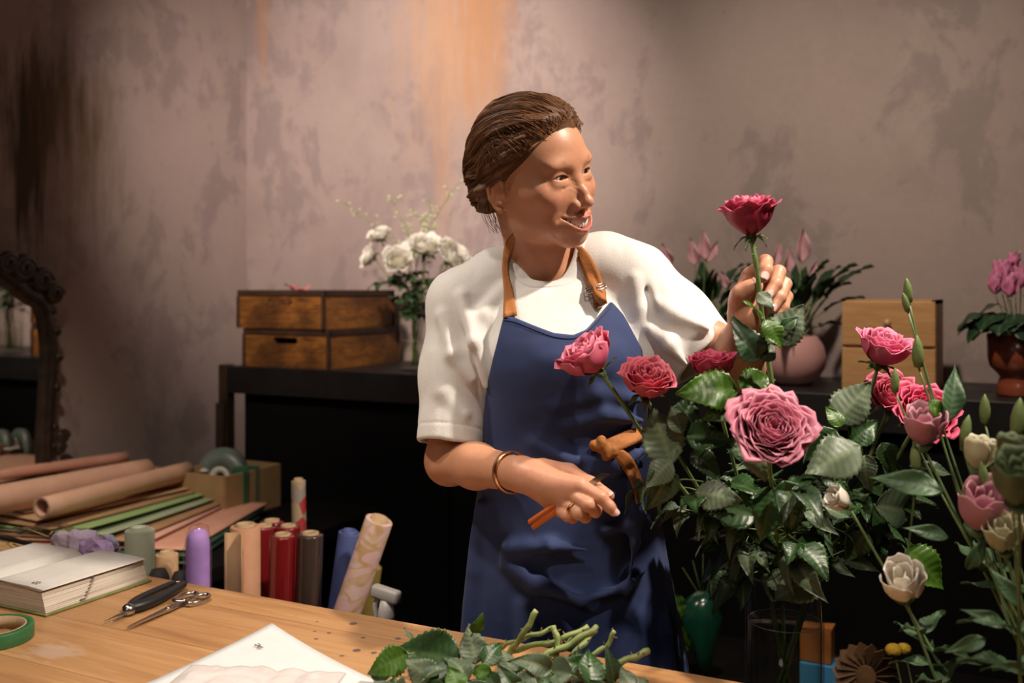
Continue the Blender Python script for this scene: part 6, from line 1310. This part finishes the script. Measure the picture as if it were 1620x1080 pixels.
LV = [(0, (1062, 735, 1.36), (1035, 642, 1.36), 'pale', F_, (1075, 722, 1.38)), (0, (1062, 728, 1.35), (1022, 770, 1.34), 'pale', F_, None), (0, (1055, 740, 1.36), (1040, 808, 1.34), 'rose2', F_, None), (1, (1072, 680, 1.38), (1100, 622, 1.38), 'rose', F_, (1078, 700, 1.40)), (1, (1080, 685, 1.36), (1062, 640, 1.36), 'pale', F_, None),
      (2, (1165, 618, 1.34), (1080, 612, 1.32), 'bright', F_, (1160, 640, 1.36)), (2, (1172, 640, 1.34), (1118, 655, 1.32), 'bright', F_, None), (2, (1168, 610, 1.34), (1230, 594, 1.34), 'bright', F_, None), (1, (1085, 690, 1.36), (1155, 690, 1.34), 'rose', F_, None), (1, (1092, 720, 1.37), (1148, 742, 1.35), 'rose2', F_, None),
      (3, (1185, 675, 1.31), (1215, 762, 1.30), 'pale', F_, (1228, 770, 1.32)), (3, (1222, 770, 1.31), (1210, 850, 1.28), 'rose', F_, None), (3, (1150, 700, 1.36), (1188, 722, 1.34), 'rose2', F_, None), (3, (1100, 778, 1.36), (1172, 788, 1.33), 'pale', F_, (1150, 800, 1.40)), (3, (1198, 818, 1.34), (1118, 790, 1.34), 'rose', F_, (1200, 830, 1.38)), (2, (1110, 812, 1.40), (1118, 842, 1.39), 'pale2', F_, None),
      (3, (1240, 760, 1.30), (1260, 838, 1.29), 'rose', F_, None), (3, (1245, 790, 1.33), (1270, 850, 1.32), 'rose2', F_, None), (4, (1322, 668, 1.40), (1380, 602, 1.40), 'pale', F_, (1325, 690, 1.44)), (4, (1322, 680, 1.40), (1282, 722, 1.38), 'rose', F_, None), (4, (1330, 675, 1.38), (1310, 640, 1.39), 'bright', F_, None), (4, (1345, 700, 1.42), (1392, 662, 1.42), 'rose', F_, None),
      (5, (1360, 705, 1.36), (1280, 745, 1.33), 'pale', F_, (1365, 720, 1.40)), (5, (1368, 720, 1.38), (1372, 770, 1.36), 'pale2', F_, None), (5, (1395, 700, 1.44), (1420, 750, 1.42), 'rose', F_, None), (3, (1292, 905, 1.40), (1232, 945, 1.36), 'pale', F_, (1290, 900, 1.46)), (6, (1432, 868, 1.44), (1505, 930, 1.42), 'bright', F_, (1420, 860, 1.46)), (6, (1385, 800, 1.40), (1475, 812, 1.40), 'pale2', F_, (1380, 800, 1.44)),
      (6, (1400, 830, 1.44), (1360, 780, 1.42), 'rose', F_, None), (5, (1370, 840, 1.42), (1340, 890, 1.42), 'rose', F_, None), (5, (1385, 880, 1.44), (1410, 900, 1.44), 'pale2', F_, None), (4, (1290, 780, 1.38), (1325, 820, 1.36), 'pale', F_, None), (4, (1290, 830, 1.40), (1268, 900, 1.38), 'rose', F_, None), (3, (1255, 870, 1.42), (1226, 905, 1.42), 'rose2', F_, None), (4, (1300, 750, 1.42), (1345, 770, 1.4), 'rose', F_, None)]
for i, b_, t_, key, up, st in LV: placed(RT[i], b_, t_, key, up, st)
rnd = random.Random(12)
for i in range(7):                                               # fill of compound leaves along the stems
    sp = RT[(i, 's')]; T = RT[i]
    for k in range(12):
        j = rnd.randint(4, 15); q = Vector(sp[j]); w_ = q+Vector(T.location)
        if w_.z < vc.z+.015 or math.cos(YAW)*w_.x+math.sin(YAW)*w_.y < .215: continue
        a = rnd.uniform(0, 6.28); dv = Vector((math.cos(a), math.sin(a)*.9, rnd.uniform(-.25, .5)))
        compound(T, sp[j], dv, rnd.choice(['rose', 'rose', 'rose2', 'rose2', 'pale2', 'rose']), rnd.uniform(.62, .92), rnd, 3, up=(rnd.uniform(-.3, .3), -.4, 1))
# ---------------------------------------------------------------- lisianthus at the right, nearer to the viewer
LG = noisy('lisianthus_green', (.10, .17, .06), (.17, .25, .10), .5, 40)
lc = P(1720, 1150, 1.12); LZ = .52; m = MB(); m.lathe([(.0001, 0), (.07, 0), (.072, LZ-.004), (.07, LZ)], 32); o = m.obj('side_stand', dk, None, loc=(lc.x, lc.y, 0)); tag(o, 'dark stand under the lisianthus bucket at the lower right', 'stand')
m = MB(); m.lathe([(.0001, 0), (.045, 0), (.058, .20), (.060, .205), (.056, .203), (.043, .008), (.0001, .008)], 40); o = m.obj('bucket', GREY, None, loc=(lc.x, lc.y, LZ)); tag(o, 'grey bucket holding the lisianthus at the lower right', 'bucket'); tp_ = Vector((lc.x, lc.y, LZ+.205))
def lis(label, heads, seed):
    """heads: (px, py, depth, kind, size, axis)"""
    rnd = random.Random(seed); h0 = P(*heads[0][:3]); T = thing('lisianthus', label, 'flower', h0, 0, 'lisianthus stems at the right'); a = rnd.uniform(0, 6.28); e = tp_+Vector((.035*math.cos(a), .035*math.sin(a), -.01)); b = Vector((lc.x-.02*math.cos(a), lc.y-.02*math.sin(a), LZ+.012)); mid = h0.lerp(e, .5)+Vector((rnd.uniform(-.03, .03), rnd.uniform(-.03, .03), -.02))
    sp = spline([(0, 0, 0), (mid-h0)[:], (e-h0)[:], (b-h0)[:]], 34); m = MB(); m.tube(sp, np.linspace(.0016, .0030, 34), 8)
    for n_, (px, py, d, kind, s, ax) in enumerate(heads):
        q = P(px, py, d)-h0
        if n_: j = rnd.randint(5, 9); j0 = np.array(sp[j]); m.tube(spline([j0, (j0*.4+np.array(q)*.6)+[0, 0, -.012], q[:]], 12), .0013, 6)
        Bm = Matrix.Translation(q) @ basis(cr(ax)).to_4x4()
        if kind == 'bud':
            bb = MB(); bb.lathe([(.0001, -.002), (.0045*s, 0), (.0058*s, .008*s), (.0062*s, .016*s), (.0045*s, .025*s), (.0020*s, .031*s), (.0001, .034*s)], 16, Bm, (.20, .27, .09)); bb.v[0] += 0; bb.obj('bud', LEAFB, T)
        else:
            col = {'pink': ((.60, .25, .33), (.74, .40, .46)), 'white': ((.84, .78, .66), (.90, .84, .76)), 'cream': ((.62, .62, .38), (.74, .68, .50)), 'green': ((.16, .22, .10), (.22, .28, .14))}[kind]
            bb = bloom(rnd, .021*s, 9, col[0], col[1], .15, .046*s, .05); o = bb.obj('bloom', PETAL, T); o.matrix_local = Bm
            c_ = MB(); c_.lathe([(.0012, -.010), (.005*s, -.006), (.010*s, .004), (.0001, .002)], 14, Bm); c_.obj('sepals', LG, T)
    m.obj('stem', LG, T)
    for k in range(7):
        j = rnd.randint(6, 20); a = rnd.uniform(0, 6.28)
        for sg in (0, math.pi): put('leaf', LM['lis'], T, leaf_M(sp[j], (math.cos(a+sg), math.sin(a+sg)*.6, .5), (0, 0, 1), rnd.uniform(.55, .9)))
    return T
lis('lisianthus stem with a pale pink flower before the deep pink rose', [(1460, 705, 1.22, 'pink', 1.25, (-.15, -.4, .9)), (1453, 580, 1.22, 'bud', 1.15, (-.05, 0, 1)), (1438, 478, 1.24, 'bud', .9, (-.1, 0, 1)), (1416, 620, 1.26, 'bud', .9, (0, 0, 1)), (1436, 492, 1.23, 'bud', .7, (-.25, 0, 1))], 1)
LT = lis('lisianthus stem with the larger pink flower near the right edge', [(1545, 838, 1.15, 'pink', 1.5, (-.05, -.5, .9)), (1558, 668, 1.18, 'bud', 1.0, (0, 0, 1)), (1524, 712, 1.2, 'bud', .9, (.15, 0, 1))], 2)
lis('lisianthus stem with the upright cream white flower', [(1545, 745, 1.16, 'cream', 1.0, (.05, -.2, 1)), (1524, 700, 1.18, 'bud', 1.0, (.2, 0, 1)), (1608, 690, 1.12, 'bud', 1.3, (.1, 0, 1)), (1610, 715, 1.12, 'bud', 1.0, (0, 0, 1))], 3)
lis('lisianthus stem with the round white flower hanging lowest', [(1430, 945, 1.18, 'white', 1.3, (-.30, -.55, .75))], 4)
lis('lisianthus stem with a small white bud reaching furthest left', [(1342, 800, 1.24, 'white', .78, (-.75, -.3, .45)), (1450, 745, 1.2, 'bud', 1.0, (-.1, 0, 1))], 5)
lis('lisianthus stem with a cream flower beside the larger pink one', [(1590, 872, 1.12, 'cream', 1.1, (-.3, -.4, .8)), (1528, 800, 1.15, 'bud', 1.0, (.1, 0, 1)), (1560, 770, 1.14, 'bud', .9, (-.2, 0, 1))], 6)
lis('blurred greenish lisianthus nearest to the viewer at the right edge', [(1612, 800, .95, 'green', 1.35, (-.2, -.4, .9)), (1600, 740, .98, 'green', .8, (0, 0, 1))], 7)
for b_, t_, key, s_ in (((1500, 665, 1.2), (1522, 578, 1.2), 'lis', None), ((1492, 778, 1.18), (1382, 742, 1.2), 'lis', None), ((1590, 990, 1.1), (1534, 962, 1.1), 'lis', None), ((1530, 900, 1.12), (1562, 858, 1.1), 'lis', None), ((1468, 640, 1.2), (1506, 655, 1.2), 'bright', None), ((1560, 1010, 1.1), (1500, 1030, 1.1), 'lis', None), ((1500, 850, 1.16), (1440, 830, 1.16), 'lis', None), ((1612, 960, 1.06), (1580, 900, 1.06), 'lis', None)): placed(LT, b_, t_, key)
